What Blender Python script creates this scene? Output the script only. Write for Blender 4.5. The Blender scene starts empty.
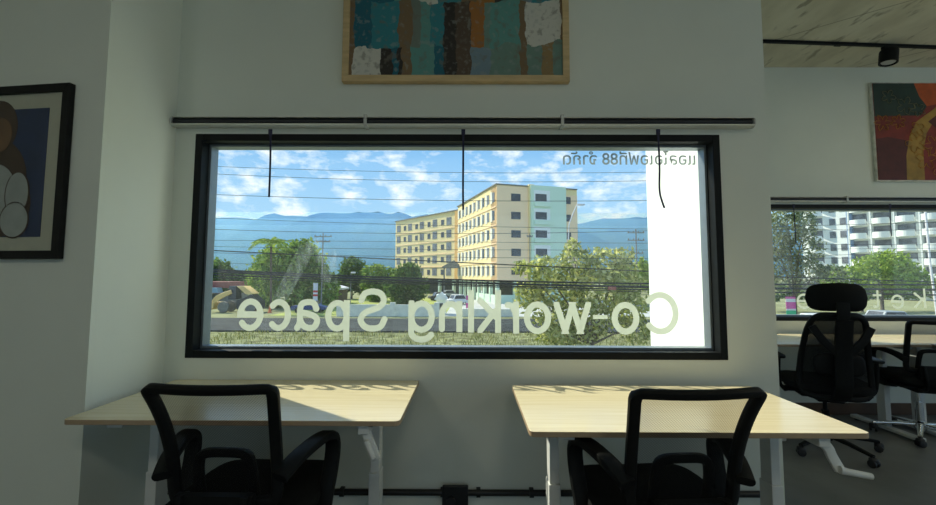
import bpy, bmesh, math, random
import numpy as np
from mathutils import Vector, Matrix
PI = math.pi
scene = bpy.context.scene
COL = scene.collection
rad = math.radians

# ------------------------------------------------------------------ camera
F = 425.0
PITCH = rad(4.1)
CY = 252.5 - 6.8
YAW = rad(-0.25)
ROLL = rad(0.18)
CAM = Vector((0, 0, 1.27))
cam_d = bpy.data.cameras.new('camera')
cam = bpy.data.objects.new('camera', cam_d)
COL.objects.link(cam)
cam_d.sensor_width = 36.0
cam_d.lens = 36.0 * F / 936.0
cam_d.shift_y = -6.8 / 936.0
cam_d.clip_end = 12000
cam_d.clip_start = 0.03
MC = Matrix.Rotation(-YAW, 3, 'Z') @ Matrix.Rotation(PI / 2 + PITCH, 3, 'X') @ Matrix.Rotation(ROLL, 3, 'Z')
cam.rotation_euler = MC.to_euler()
cam.location = CAM
scene.camera = cam


def P(x, y, Y):
    """world point at distance Y from the camera plane along the sight line of photo point (x, y)"""
    d = MC @ Vector(((x - 468.0) / F, (CY - y) / F, -1.0))
    return CAM + d * (Y / d.y)


def PX(x, Y, y=276):
    return P(x, y, Y).x


def PZ(y, Y, x=468):
    return P(x, y, Y).z


# ------------------------------------------------------------------ materials
def nodes(name):
    m = bpy.data.materials.new(name)
    m.use_nodes = True
    nt = m.node_tree
    nt.nodes.clear()
    out = nt.nodes.new('ShaderNodeOutputMaterial')
    return m, nt, out


def N(nt, t, **kw):
    n = nt.nodes.new(t)
    for k, v in kw.items():
        if hasattr(n, k):
            setattr(n, k, v)
        else:
            n.inputs[k.replace('_', ' ')].default_value = v
    return n


def rgba(c):
    return (c[0], c[1], c[2], 1.0)


def mix_rgb(nt, fac, a, b, mode='MIX'):
    n = nt.nodes.new('ShaderNodeMix')
    n.data_type = 'RGBA'
    n.blend_type = mode
    for s, v in ((n.inputs[0], fac), (n.inputs[6], a), (n.inputs[7], b)):
        if isinstance(v, (int, float)):
            s.default_value = v
        elif isinstance(v, tuple):
            s.default_value = rgba(v)
        else:
            nt.links.new(v, s)
    return n.outputs[2]


def ramp(nt, fac, stops, interp='LINEAR'):
    r = nt.nodes.new('ShaderNodeValToRGB')
    r.color_ramp.interpolation = interp
    e = r.color_ramp.elements
    while len(e) < len(stops):
        e.new(0.5)
    for i, (p, c) in enumerate(stops):
        e[i].position = p
        e[i].color = rgba(c) if not isinstance(c, (int, float)) else (c, c, c, 1)
    nt.links.new(fac, r.inputs[0])
    return r.outputs[0]


def math_n(nt, op, a, b=None):
    n = nt.nodes.new('ShaderNodeMath')
    n.operation = op
    for i, v in enumerate((a, b)):
        if v is None:
            continue
        if isinstance(v, (int, float)):
            n.inputs[i].default_value = v
        else:
            nt.links.new(v, n.inputs[i])
    return n.outputs[0]


def mapped(nt, scale=(1, 1, 1), coord='Object', rot=(0, 0, 0)):
    tc = nt.nodes.new('ShaderNodeTexCoord')
    mp = nt.nodes.new('ShaderNodeMapping')
    mp.inputs['Scale'].default_value = scale
    mp.inputs['Rotation'].default_value = rot
    nt.links.new(tc.outputs[coord], mp.inputs[0])
    return mp.outputs[0]


def plain(name, c, rough=0.6, metal=0.0, var=0.06, scale=12.0, bump=0.0, spec=0.5, stretch=(1, 1, 1)):
    m, nt, out = nodes(name)
    b = N(nt, 'ShaderNodeBsdfPrincipled')
    b.inputs['Roughness'].default_value = rough
    b.inputs['Metallic'].default_value = metal
    b.inputs['Specular IOR Level'].default_value = spec
    no = N(nt, 'ShaderNodeTexNoise')
    no.inputs['Scale'].default_value = scale
    no.inputs['Detail'].default_value = 4
    nt.links.new(mapped(nt, stretch), no.inputs[0])
    lo = tuple(v * (1 - var) for v in c)
    hi = tuple(min(1, v * (1 + var)) for v in c)
    nt.links.new(ramp(nt, no.outputs[0], [(0.3, lo), (0.7, hi)]), b.inputs['Base Color'])
    if bump:
        bn = N(nt, 'ShaderNodeBump')
        bn.inputs['Strength'].default_value = bump
        bn.inputs['Distance'].default_value = 0.01
        nt.links.new(no.outputs[0], bn.inputs['Height'])
        nt.links.new(bn.outputs[0], b.inputs['Normal'])
    nt.links.new(b.outputs[0], out.inputs[0])
    return m


def leaf_mat(name, stops, trans=0.4):
    m, nt, out = nodes(name)
    g = N(nt, 'ShaderNodeNewGeometry')
    c = ramp(nt, g.outputs['Random Per Island'], stops)
    d = N(nt, 'ShaderNodeBsdfDiffuse')
    t = N(nt, 'ShaderNodeBsdfTranslucent')
    nt.links.new(c, d.inputs[0])
    nt.links.new(mix_rgb(nt, 1.0, c, (1.0, 1.0, 0.6), 'MULTIPLY'), t.inputs[0])
    mx = N(nt, 'ShaderNodeMixShader')
    mx.inputs[0].default_value = trans
    nt.links.new(d.outputs[0], mx.inputs[1])
    nt.links.new(t.outputs[0], mx.inputs[2])
    nt.links.new(mx.outputs[0], out.inputs[0])
    return m


M = {}
M['wall'] = plain('wall_paint', (0.75, 0.785, 0.71), 0.75, var=0.02, scale=3, bump=0.03, spec=0.25)
M['wall_ext'] = plain('white_render', (0.80, 0.84, 0.79), 0.85, var=0.015, scale=2, spec=0.2)
M['black_metal'] = plain('black_aluminium', (0.008, 0.010, 0.011), 0.5, var=0.1, scale=20, spec=0.15)
M['sash'] = plain('sash_grey', (0.20, 0.24, 0.27), 0.35, metal=0.3, var=0.05, scale=20)
M['rail_black'] = plain('blind_roll_black', (0.012, 0.016, 0.022), 0.5, var=0.1, scale=40)
M['rail_alu'] = plain('blind_rail_aluminium', (0.62, 0.63, 0.58), 0.4, metal=0.5, var=0.04, scale=30)
M['clear_plastic'] = plain('bracket_plastic', (0.55, 0.57, 0.55), 0.25, var=0.05, scale=50)
M['navy_strap'] = plain('navy_strap', (0.012, 0.013, 0.05), 0.7, var=0.2, scale=60)
M['chair_black'] = plain('black_plastic', (0.010, 0.011, 0.011), 0.5, var=0.15, scale=40, spec=0.12)
M['chair_fabric'] = plain('black_fabric', (0.010, 0.011, 0.011), 0.9, var=0.3, scale=300, bump=0.3, spec=0.15)
M['caster'] = plain('black_rubber', (0.015, 0.015, 0.016), 0.45, var=0.1, scale=40)
M['chrome'] = plain('chrome', (0.75, 0.76, 0.76), 0.16, metal=1.0, var=0.03, scale=10)
M['steel_white'] = plain('white_powder_coat', (0.72, 0.74, 0.72), 0.4, var=0.03, scale=25)
M['black_box'] = plain('black_conduit', (0.010, 0.011, 0.011), 0.45, var=0.1, scale=40)
M['brown_base'] = plain('brown_skirting', (0.10, 0.055, 0.03), 0.5, var=0.2, scale=8)
M['light_wood'] = plain('light_wood_frame', (0.60, 0.44, 0.23), 0.5, var=0.12, scale=9, stretch=(1, 1, 6))
M['black_wood'] = plain('black_wood_frame', (0.010, 0.010, 0.010), 0.45, var=0.2, scale=25, spec=0.2)
M['mat_board'] = plain('cream_mat_board', (0.56, 0.53, 0.42), 0.9, var=0.03, scale=30)
M['edge'] = plain('desk_edge_band', (0.42, 0.31, 0.20), 0.5, var=0.1, scale=10)


def wood():
    m, nt, out = nodes('light_oak_laminate')
    b = N(nt, 'ShaderNodeBsdfPrincipled')
    b.inputs['Roughness'].default_value = 0.22
    b.inputs['Specular IOR Level'].default_value = 0.9
    no = N(nt, 'ShaderNodeTexNoise')
    no.inputs['Scale'].default_value = 2.2
    no.inputs['Detail'].default_value = 6
    no.inputs['Distortion'].default_value = 0.6
    nt.links.new(mapped(nt, (1.2, 22, 6)), no.inputs[0])
    no2 = N(nt, 'ShaderNodeTexNoise')
    no2.inputs['Scale'].default_value = 3
    nt.links.new(mapped(nt, (0.8, 60, 10)), no2.inputs[0])
    c1 = ramp(nt, no.outputs[0], [(0.3, (0.70, 0.60, 0.36)), (0.7, (0.79, 0.70, 0.45))])
    c = mix_rgb(nt, 0.35, c1, ramp(nt, no2.outputs[0], [(0.35, (0.60, 0.50, 0.32)), (0.65, (0.80, 0.72, 0.50))]))
    nt.links.new(c, b.inputs['Base Color'])
    nt.links.new(b.outputs[0], out.inputs[0])
    return m


M['wood'] = wood()


def concrete_ceiling():
    m, nt, out = nodes('board_marked_concrete')
    b = N(nt, 'ShaderNodeBsdfPrincipled')
    b.inputs['Roughness'].default_value = 0.9
    no = N(nt, 'ShaderNodeTexNoise')
    no.inputs['Scale'].default_value = 5
    no.inputs['Detail'].default_value = 8
    v = mapped(nt, (1, 0.4, 1), rot=(0, 0, rad(-25)))
    nt.links.new(v, no.inputs[0])
    c = ramp(nt, no.outputs[0], [(0.3, (0.48, 0.45, 0.33)), (0.5, (0.60, 0.57, 0.43)), (0.7, (0.68, 0.65, 0.51))])
    no2 = N(nt, 'ShaderNodeTexNoise')
    no2.inputs['Scale'].default_value = 13
    no2.inputs['Detail'].default_value = 5
    nt.links.new(mapped(nt, (1.0, 0.35, 1), rot=(0, 0, rad(-25))), no2.inputs[0])
    spots = ramp(nt, no2.outputs[0], [(0.30, 0.8), (0.40, 0.0)])
    c = mix_rgb(nt, spots, c, (0.26, 0.24, 0.17))
    # board joints
    sx = nt.nodes.new('ShaderNodeSeparateXYZ')
    nt.links.new(mapped(nt, (1, 1, 1), rot=(0, 0, rad(-50))), sx.inputs[0])
    fr = math_n(nt, 'FRACT', math_n(nt, 'MULTIPLY', sx.outputs[0], 0.9))
    jl = math_n(nt, 'LESS_THAN', fr, 0.012)
    c = mix_rgb(nt, math_n(nt, 'MULTIPLY', jl, 0.6), c, (0.20, 0.18, 0.12))
    nt.links.new(c, b.inputs['Base Color'])
    bn = N(nt, 'ShaderNodeBump')
    bn.inputs['Strength'].default_value = 0.3
    bn.inputs['Distance'].default_value = 0.02
    nt.links.new(no.outputs[0], bn.inputs['Height'])
    nt.links.new(bn.outputs[0], b.inputs['Normal'])
    nt.links.new(b.outputs[0], out.inputs[0])
    return m


M['ceiling'] = concrete_ceiling()
M['floor'] = plain('polished_concrete', (0.15, 0.155, 0.145), 0.38, var=0.25, scale=2.5, bump=0.02)


def glass_pane(name='window_glass', film_on=True):
    m, nt, out = nodes(name)
    tr = N(nt, 'ShaderNodeBsdfTransparent')
    tr.inputs[0].default_value = (0.97, 0.985, 0.985, 1)
    gl = N(nt, 'ShaderNodeBsdfGlossy')
    gl.inputs['Roughness'].default_value = 0.02
    lw_ = N(nt, 'ShaderNodeLayerWeight')
    lw_.inputs[0].default_value = 0.5
    fr = math_n(nt, 'ADD', math_n(nt, 'MULTIPLY', math_n(nt, 'POWER', lw_.outputs['Facing'], 5.0), 0.45), 0.018)
    mx = N(nt, 'ShaderNodeMixShader')
    nt.links.new(fr, mx.inputs[0])
    nt.links.new(tr.outputs[0], mx.inputs[1])
    nt.links.new(gl.outputs[0], mx.inputs[2])
    if not film_on:
        nt.links.new(mx.outputs[0], out.inputs[0])
        return m
    # dusty film and wiped streaks
    no = N(nt, 'ShaderNodeTexNoise')
    no.inputs['Scale'].default_value = 2.5
    no.inputs['Detail'].default_value = 5
    nt.links.new(mapped(nt, (1, 1, 1.4)), no.inputs[0])
    film = ramp(nt, no.outputs[0], [(0.35, 0.008), (0.75, 0.03)])
    tl = N(nt, 'ShaderNodeBsdfTranslucent')
    tl.inputs[0].default_value = (0.8, 0.85, 0.85, 1)
    mx2 = N(nt, 'ShaderNodeMixShader')
    nt.links.new(film, mx2.inputs[0])
    nt.links.new(mx.outputs[0], mx2.inputs[1])
    nt.links.new(tl.outputs[0], mx2.inputs[2])
    nt.links.new(mx2.outputs[0], out.inputs[0])
    return m


M['glass'] = glass_pane()
M['clear_glass'] = glass_pane('picture_glass', False)


def smear_mat():
    m, nt, out = nodes('dried_smear')
    tr = N(nt, 'ShaderNodeBsdfTransparent')
    tl = N(nt, 'ShaderNodeBsdfTranslucent')
    tl.inputs[0].default_value = (0.75, 0.85, 0.85, 1)
    no = N(nt, 'ShaderNodeTexNoise')
    no.inputs['Scale'].default_value = 36
    no.inputs['Detail'].default_value = 3
    nt.links.new(mapped(nt, (1, 1, 0.25), rot=(0, rad(-25), 0)), no.inputs[0])
    mx = N(nt, 'ShaderNodeMixShader')
    nt.links.new(ramp(nt, no.outputs[0], [(0.38, 0.015), (0.72, 0.17)]), mx.inputs[0])
    nt.links.new(tr.outputs[0], mx.inputs[1])
    nt.links.new(tl.outputs[0], mx.inputs[2])
    nt.links.new(mx.outputs[0], out.inputs[0])
    return m


M['smear'] = smear_mat()


def vinyl(name, c, opacity):
    m, nt, out = nodes(name)
    d = N(nt, 'ShaderNodeBsdfDiffuse')
    d.inputs[0].default_value = rgba(c)
    t = N(nt, 'ShaderNodeBsdfTranslucent')
    t.inputs[0].default_value = rgba(c)
    no = N(nt, 'ShaderNodeTexNoise')
    no.inputs['Scale'].default_value = 30
    nt.links.new(mapped(nt), no.inputs[0])
    mx = N(nt, 'ShaderNodeMixShader')
    mx.inputs[0].default_value = 0.62
    nt.links.new(d.outputs[0], mx.inputs[1])
    nt.links.new(t.outputs[0], mx.inputs[2])
    tr = N(nt, 'ShaderNodeBsdfTransparent')
    m2 = N(nt, 'ShaderNodeMixShader')
    nt.links.new(ramp(nt, no.outputs[0], [(0.3, opacity - 0.03), (0.7, opacity + 0.03)]), m2.inputs[0])
    nt.links.new(tr.outputs[0], m2.inputs[1])
    nt.links.new(mx.outputs[0], m2.inputs[2])
    nt.links.new(m2.outputs[0], out.inputs[0])
    return m


M['vinyl'] = vinyl('frosted_vinyl', (0.66, 0.70, 0.56), 0.95)
M['vinyl_grey'] = vinyl('grey_vinyl', (0.24, 0.28, 0.27), 0.92)


def mesh_fabric(name, pitch, open_thr):
    m, nt, out = nodes(name)
    tr = N(nt, 'ShaderNodeBsdfTransparent')
    d = N(nt, 'ShaderNodeBsdfDiffuse')
    d.inputs[0].default_value = (0.016, 0.017, 0.017, 1)
    sx = nt.nodes.new('ShaderNodeSeparateXYZ')
    nt.links.new(mapped(nt, rot=(0, rad(45), 0)), sx.inputs[0])
    k = 2 * PI / pitch
    a = math_n(nt, 'SINE', math_n(nt, 'MULTIPLY', sx.outputs[0], k))
    b = math_n(nt, 'SINE', math_n(nt, 'MULTIPLY', sx.outputs[2], k))
    s = math_n(nt, 'ADD', a, b)
    f = math_n(nt, 'ADD', math_n(nt, 'MULTIPLY', s, 0.09), open_thr)
    f.node.use_clamp = True
    mx = N(nt, 'ShaderNodeMixShader')
    nt.links.new(f, mx.inputs[0])
    nt.links.new(tr.outputs[0], mx.inputs[1])
    nt.links.new(d.outputs[0], mx.inputs[2])
    nt.links.new(mx.outputs[0], out.inputs[0])
    return m


M['mesh'] = mesh_fabric('black_mesh_fabric', 0.0058, 0.44)
M['mesh_dense'] = mesh_fabric('black_dense_mesh', 0.004, 0.98)


def painting_mat():
    m, nt, out = nodes('abstract_canvas_paint')
    b = N(nt, 'ShaderNodeBsdfPrincipled')
    b.inputs['Roughness'].default_value = 0.7
    tc = nt.nodes.new('ShaderNodeTexCoord')
    sx = nt.nodes.new('ShaderNodeSeparateXYZ')
    nt.links.new(tc.outputs['Generated'], sx.inputs[0])
    n1 = N(nt, 'ShaderNodeTexNoise')
    n1.inputs['Scale'].default_value = 14
    n1.inputs['Detail'].default_value = 6
    nt.links.new(tc.outputs['Object'], n1.inputs[0])
    off = math_n(nt, 'MULTIPLY', math_n(nt, 'SUBTRACT', n1.outputs[0], 0.5), 0.045)
    u = math_n(nt, 'ADD', sx.outputs[0], off)
    teal, dteal, gteal = (0.03, 0.22, 0.26), (0.008, 0.12, 0.17), (0.11, 0.30, 0.27)
    white, brown, dark = (0.62, 0.61, 0.54), (0.20, 0.13, 0.065), (0.030, 0.024, 0.020)
    orange, bluegrey, sage = (0.34, 0.14, 0.03), (0.17, 0.25, 0.30), (0.15, 0.25, 0.21)
    low = ramp(nt, u, [(0, brown), (0.015, white), (0.15, dark), (0.20, dteal), (0.225, dark), (0.245, brown),
                       (0.29, gteal), (0.40, dteal), (0.445, dark), (0.50, (0.10, 0.065, 0.04)), (0.57, bluegrey),
                       (0.66, sage), (0.80, brown), (0.825, sage), (0.90, (0.28, 0.19, 0.08)), (0.95, sage)], 'CONSTANT')
    mid = ramp(nt, u, [(0, brown), (0.02, dteal), (0.10, teal), (0.23, brown), (0.29, (0.16, 0.20, 0.17)), (0.33, gteal),
                       (0.38, teal), (0.445, dark), (0.50, (0.09, 0.06, 0.04)), (0.57, orange), (0.63, sage),
                       (0.66, gteal), (0.80, brown), (0.825, white), (0.99, brown)], 'CONSTANT')
    up = ramp(nt, u, [(0, brown), (0.05, dteal), (0.2, gteal), (0.30, white), (0.42, teal), (0.52, brown), (0.60, orange),
                      (0.68, dark), (0.74, bluegrey), (0.86, teal), (0.95, white)], 'CONSTANT')
    n2 = N(nt, 'ShaderNodeTexNoise')
    n2.inputs['Scale'].default_value = 5
    n2.inputs['Detail'].default_value = 7
    nt.links.new(tc.outputs['Object'], n2.inputs[0])
    v = math_n(nt, 'ADD', sx.outputs[2], math_n(nt, 'MULTIPLY', math_n(nt, 'SUBTRACT', n2.outputs[0], 0.5), 0.22))
    f1 = math_n(nt, 'GREATER_THAN', v, 0.19)
    f2 = math_n(nt, 'GREATER_THAN', v, 0.48)
    c = mix_rgb(nt, f1, low, mid)
    c = mix_rgb(nt, f2, c, up)
    n3 = N(nt, 'ShaderNodeTexNoise')
    n3.inputs['Scale'].default_value = 26
    n3.inputs['Detail'].default_value = 8
    nt.links.new(tc.outputs['Object'], n3.inputs[0])
    c = mix_rgb(nt, ramp(nt, n3.outputs[0], [(0.56, 0.0), (0.66, 0.55)]), c, (0.16, 0.15, 0.12))
    c = mix_rgb(nt, ramp(nt, n3.outputs[0], [(0.34, 0.4), (0.42, 0.0)]), c, (0.30, 0.33, 0.30))
    nt.links.new(c, b.inputs['Base Color'])
    bn = N(nt, 'ShaderNodeBump')
    bn.inputs['Strength'].default_value = 0.4
    bn.inputs['Distance'].default_value = 0.004
    nt.links.new(n3.outputs[0], bn.inputs['Height'])
    nt.links.new(bn.outputs[0], b.inputs['Normal'])
    nt.links.new(b.outputs[0], out.inputs[0])
    return m


M['painting'] = painting_mat()

# ------------------------------------------------------------------ mesh building
class MB:
    def __init__(self):
        self.v, self.f, self.mi = [], [], []

    def add(self, vs, fs, mi=0):
        o = len(self.v)
        self.v += [tuple(p) for p in vs]
        self.f += [tuple(i + o for i in f) for f in fs]
        self.mi += [mi] * len(fs)

    def box(self, a, b, mi=0, mat=None):
        x0, y0, z0 = a
        x1, y1, z1 = b
        vs = [Vector(p) for p in ((x0, y0, z0), (x1, y0, z0), (x1, y1, z0), (x0, y1, z0),
                                  (x0, y0, z1), (x1, y0, z1), (x1, y1, z1), (x0, y1, z1))]
        if mat is not None:
            vs = [mat @ p for p in vs]
        self.add(vs, [(0, 3, 2, 1), (4, 5, 6, 7), (0, 1, 5, 4), (1, 2, 6, 5), (2, 3, 7, 6), (3, 0, 4, 7)], mi)
        return self

    def cbox(self, c, s, rz=0.0, mi=0, rot=None):
        m = Matrix.Translation(c) @ (rot if rot is not None else Matrix.Rotation(rz, 4, 'Z'))
        h = Vector(s) / 2
        return self.box(-h, h, mi, m)

    def prism(self, poly, z0, z1, mi=0, side_mi=None):
        """polygon in xy (ccw) extruded in z"""
        n = len(poly)
        vs = [(p[0], p[1], z0) for p in poly] + [(p[0], p[1], z1) for p in poly]
        o = len(self.v)
        self.v += vs
        self.f += [tuple(o + i for i in range(n))[::-1], tuple(o + n + i for i in range(n))]
        self.mi += [mi, mi]
        for i in range(n):
            j = (i + 1) % n
            self.f.append((o + i, o + j, o + n + j, o + n + i))
            self.mi.append(mi if side_mi is None else side_mi)
        return self

    def plate(self, poly, y0, y1, mi=0):
        """polygon in xz extruded in y"""
        n = len(poly)
        o = len(self.v)
        self.v += [(p[0], y0, p[1]) for p in poly] + [(p[0], y1, p[1]) for p in poly]
        self.f += [tuple(o + i for i in range(n)), tuple(o + n + i for i in range(n))[::-1]]
        self.mi += [mi, mi]
        for i in range(n):
            j = (i + 1) % n
            self.f.append((o + j, o + i, o + n + i, o + n + j))
            self.mi.append(mi)
        return self

    def sweep(self, pts, prof, nrm=None, closed=False, cap=True, scales=None):
        """profile (a, b) list carried along pts; a along side axis, b along the given normal"""
        pts = [Vector(p) for p in pts]
        n, k = len(pts), len(prof)
        rings = []
        pn = None
        for i, p in enumerate(pts):
            if closed:
                t = pts[(i + 1) % n] - pts[i - 1]
            else:
                t = pts[min(i + 1, n - 1)] - pts[max(i - 1, 0)]
            t.normalize()
            if nrm is not None:
                nn = Vector(nrm[i] if isinstance(nrm, list) else nrm)
            else:
                if pn is None:
                    nn = Vector((0, 0, 1)) if abs(t.z) < 0.9 else Vector((0, 1, 0))
                else:
                    nn = pn
            nn = (nn - t * nn.dot(t)).normalized()
            pn = nn
            s = t.cross(nn)
            sc = 1.0 if scales is None else scales[i]
            rings.append([p + s * (a * sc) + nn * (b * sc) for a, b in prof])
        o = len(self.v)
        for r in rings:
            self.v += [tuple(q) for q in r]
        m = n if closed else n - 1
        for i in range(m):
            j = (i + 1) % n
            for q in range(k):
                q2 = (q + 1) % k
                self.f.append((o + i * k + q, o + i * k + q2, o + j * k + q2, o + j * k + q))
                self.mi.append(0)
        if cap and not closed:
            self.f.append(tuple(o + q for q in range(k))[::-1])
            self.f.append(tuple(o + (n - 1) * k + q for q in range(k)))
            self.mi += [0, 0]
        return self

    def tube(self, pts, r, k=10, closed=False, cap=True):
        prof = [(math.cos(2 * PI * i / k), math.sin(2 * PI * i / k)) for i in range(k)]
        if isinstance(r, (int, float)):
            r = [r] * len(pts)
        return self.sweep(pts, prof, None, closed, cap, r)

    def lathe(self, prof, k=16, c=(0, 0, 0), mat=None):
        """profile (r, z) about z"""
        o = len(self.v)
        for r, z in prof:
            for i in range(k):
                a = 2 * PI * i / k
                p = Vector((r * math.cos(a), r * math.sin(a), z))
                p = (mat @ p) if mat is not None else p
                self.v.append((p.x + c[0], p.y + c[1], p.z + c[2]))
        for j in range(len(prof) - 1):
            for i in range(k):
                i2 = (i + 1) % k
                self.f.append((o + j * k + i, o + j * k + i2, o + (j + 1) * k + i2, o + (j + 1) * k + i))
                self.mi.append(0)
        self.f.append(tuple(o + i for i in range(k))[::-1])
        e = o + (len(prof) - 1) * k
        self.f.append(tuple(e + i for i in range(k)))
        self.mi += [0, 0]
        return self

    def cushion(self, c, s, e=0.35, nu=32, nv=14, bow=0.0, rot=None):
        """superellipsoid pad, half sizes s"""
        def sp(v, p):
            return math.copysign(abs(v) ** p, v)
        o = len(self.v)
        c = Vector(c)
        for j in range(nv + 1):
            ph = -PI / 2 + PI * j / nv
            for i in range(nu):
                th = 2 * PI * i / nu
                x = s[0] * sp(math.cos(ph), 0.5) * sp(math.cos(th), e)
                y = s[1] * sp(math.cos(ph), 0.5) * sp(math.sin(th), e)
                z = s[2] * sp(math.sin(ph), 0.6)
                z += bow * (x / s[0]) ** 2
                p = Vector((x, y, z))
                if rot is not None:
                    p = rot @ p
                self.v.append(tuple(p + c))
        for j in range(nv):
            for i in range(nu):
                i2 = (i + 1) % nu
                self.f.append((o + j * nu + i, o + j * nu + i2, o + (j + 1) * nu + i2, o + (j + 1) * nu + i))
                self.mi.append(0)
        return self

    def grid(self, fn, nu, nv):
        o = len(self.v)
        for j in range(nv + 1):
            for i in range(nu + 1):
                self.v.append(tuple(fn(i / nu, j / nv)))
        for j in range(nv):
            for i in range(nu):
                a = o + j * (nu + 1) + i
                self.f.append((a, a + 1, a + nu + 2, a + nu + 1))
                self.mi.append(0)
        return self

    def build(self, name, mats, parent=None, smooth=False, bevel=0.0, loc=None, segs=2, fix=True):
        me = bpy.data.meshes.new(name)
        me.from_pydata(self.v, [], self.f)
        if not isinstance(mats, (list, tuple)):
            mats = [mats]
        for m in mats:
            me.materials.append(m)
        if len(mats) > 1:
            me.polygons.foreach_set('material_index', self.mi)
        if fix:
            bm = bmesh.new()
            bm.from_mesh(me)
            bmesh.ops.recalc_face_normals(bm, faces=bm.faces)
            bm.to_mesh(me)
            bm.free()
        if smooth:
            me.polygons.foreach_set('use_smooth', [True] * len(me.polygons))
            me.set_sharp_from_angle(angle=rad(40))
        me.update()
        o = bpy.data.objects.new(name, me)
        COL.objects.link(o)
        if parent is not None:
            o.parent = parent
        if loc is not None:
            o.location = loc
        if bevel:
            b = o.modifiers.new('bevel', 'BEVEL')
            b.width = bevel
            b.segments = segs
            b.limit_method = 'ANGLE'
            b.angle_limit = rad(40)
            if not smooth:
                me.polygons.foreach_set('use_smooth', [True] * len(me.polygons))
                me.set_sharp_from_angle(angle=rad(40))
                b.harden_normals = True
        return o


def tag(o, label=None, cat=None, group=None, kind=None):
    if label:
        o['label'] = label
    if cat:
        o['category'] = cat
    if group:
        o['group'] = group
    if kind:
        o['kind'] = kind
    return o


def thing(name, label, cat, loc=(0, 0, 0), rz=0.0, group=None):
    o = bpy.data.objects.new(name, None)
    o.empty_display_size = 0.1
    COL.objects.link(o)
    o.location = loc
    o.rotation_euler = (0, 0, rz)
    return tag(o, label, cat, group)


def struct(o, label, cat):
    return tag(o, label, cat, kind='structure')


def copy_tree(o, parent=None):
    c = o.copy()
    COL.objects.link(c)
    if parent is not None:
        c.parent = parent
    for ch in list(o.children):
        copy_tree(ch, c)
    return c


def dup(o, label, loc, rz=0.0):
    c = copy_tree(o)
    c.location = loc
    c.rotation_euler = (0, 0, rz)
    c['label'] = label
    return c


def rrect(w, h, r, n=4):
    pts = []
    for cx, cy, a0 in ((w / 2 - r, h / 2 - r, 0), (-w / 2 + r, h / 2 - r, 90), (-w / 2 + r, -h / 2 + r, 180), (w / 2 - r, -h / 2 + r, 270)):
        for i in range(n + 1):
            a = rad(a0 + 90 * i / n)
            pts.append((cx + r * math.cos(a), cy + r * math.sin(a)))
    return pts


def spline(pts, n=8, closed=False):
    """Catmull-Rom through pts"""
    pts = [Vector(p) for p in pts]
    out = []
    L = len(pts)
    m = L if closed else L - 1
    for i in range(m):
        if closed:
            p0, p1, p2, p3 = pts[i - 1], pts[i], pts[(i + 1) % L], pts[(i + 2) % L]
        else:
            p0, p1, p2, p3 = pts[max(i - 1, 0)], pts[i], pts[i + 1], pts[min(i + 2, L - 1)]
        for k in range(n):
            t = k / n
            out.append(0.5 * ((2 * p1) + (p2 - p0) * t + (2 * p0 - 5 * p1 + 4 * p2 - p3) * t * t + (3 * p1 - p0 - 3 * p2 + p3) * t ** 3))
    if not closed:
        out.append(pts[-1])
    return out


# ------------------------------------------------------------------ room shell
FILL_PANEL = 12.0  # power of each added ceiling fill panel
YW = 2.17            # main window wall, inner face
YB = 4.07            # far window wall, inner face
CZ = 3.335            # ceiling
XL = -1.54          # alcove side face
XR = PX(770.5, YW, 200)
GZ = -3.5            # street level outside

# window 1 opening
w1 = dict(x0=PX(188, YW, 300), x1=PX(725.5, YW, 300), z0=PZ(359, YW), z1=PZ(134.5, YW))
# window 2 opening
w2 = dict(x0=2.25, x1=5.6, z0=PZ(321, YB, 840), z1=PZ(204.5, YB, 840))


def wall_with_hole(name, x0, x1, y0, y1, z0, z1, h, label):
    b = MB()
    b.box((x0, y0, z0), (h['x0'], y1, z1))
    b.box((h['x1'], y0, z0), (x1, y1, z1))
    b.box((h['x0'], y0, z0), (h['x1'], y1, h['z0']))
    b.box((h['x0'], y0, h['z1']), (h['x1'], y1, z1))
    return struct(b.build(name, M['wall']), label, 'wall')


wall_with_hole('wall_front', XL, XR, YW, YW + 0.12, 0, CZ, w1, 'grey white wall around the large main window')
wall_with_hole('wall_back', 1.84, 7.0, YB, YB + 0.2, 0, CZ, w2, 'white wall of the room beyond with its own window')
# left pier: alcove side face and the picture wall, set slightly askew
ska = math.tan(rad(7))
b = MB()
b.prism([(XL, 1.737), (XL, YW + 0.12), (-4.2, YW + 0.12), (-4.2, 1.737 + (4.2 + XL) * ska)], 0, CZ)
struct(b.build('wall_left', M['wall']), 'pale wall pier with the black framed picture, beside the window alcove', 'wall')
b = MB()
b.prism([(1.415, YW + 0.12), (XR, YW + 0.12), (1.90, YB + 0.2), (PX(649, YB + 0.2), YB + 0.2)], GZ, CZ)
struct(b.build('wall_right', [M['wall_ext']]), 'white sunlit outer side wall seen through the right end of the main window', 'wall')
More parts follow.
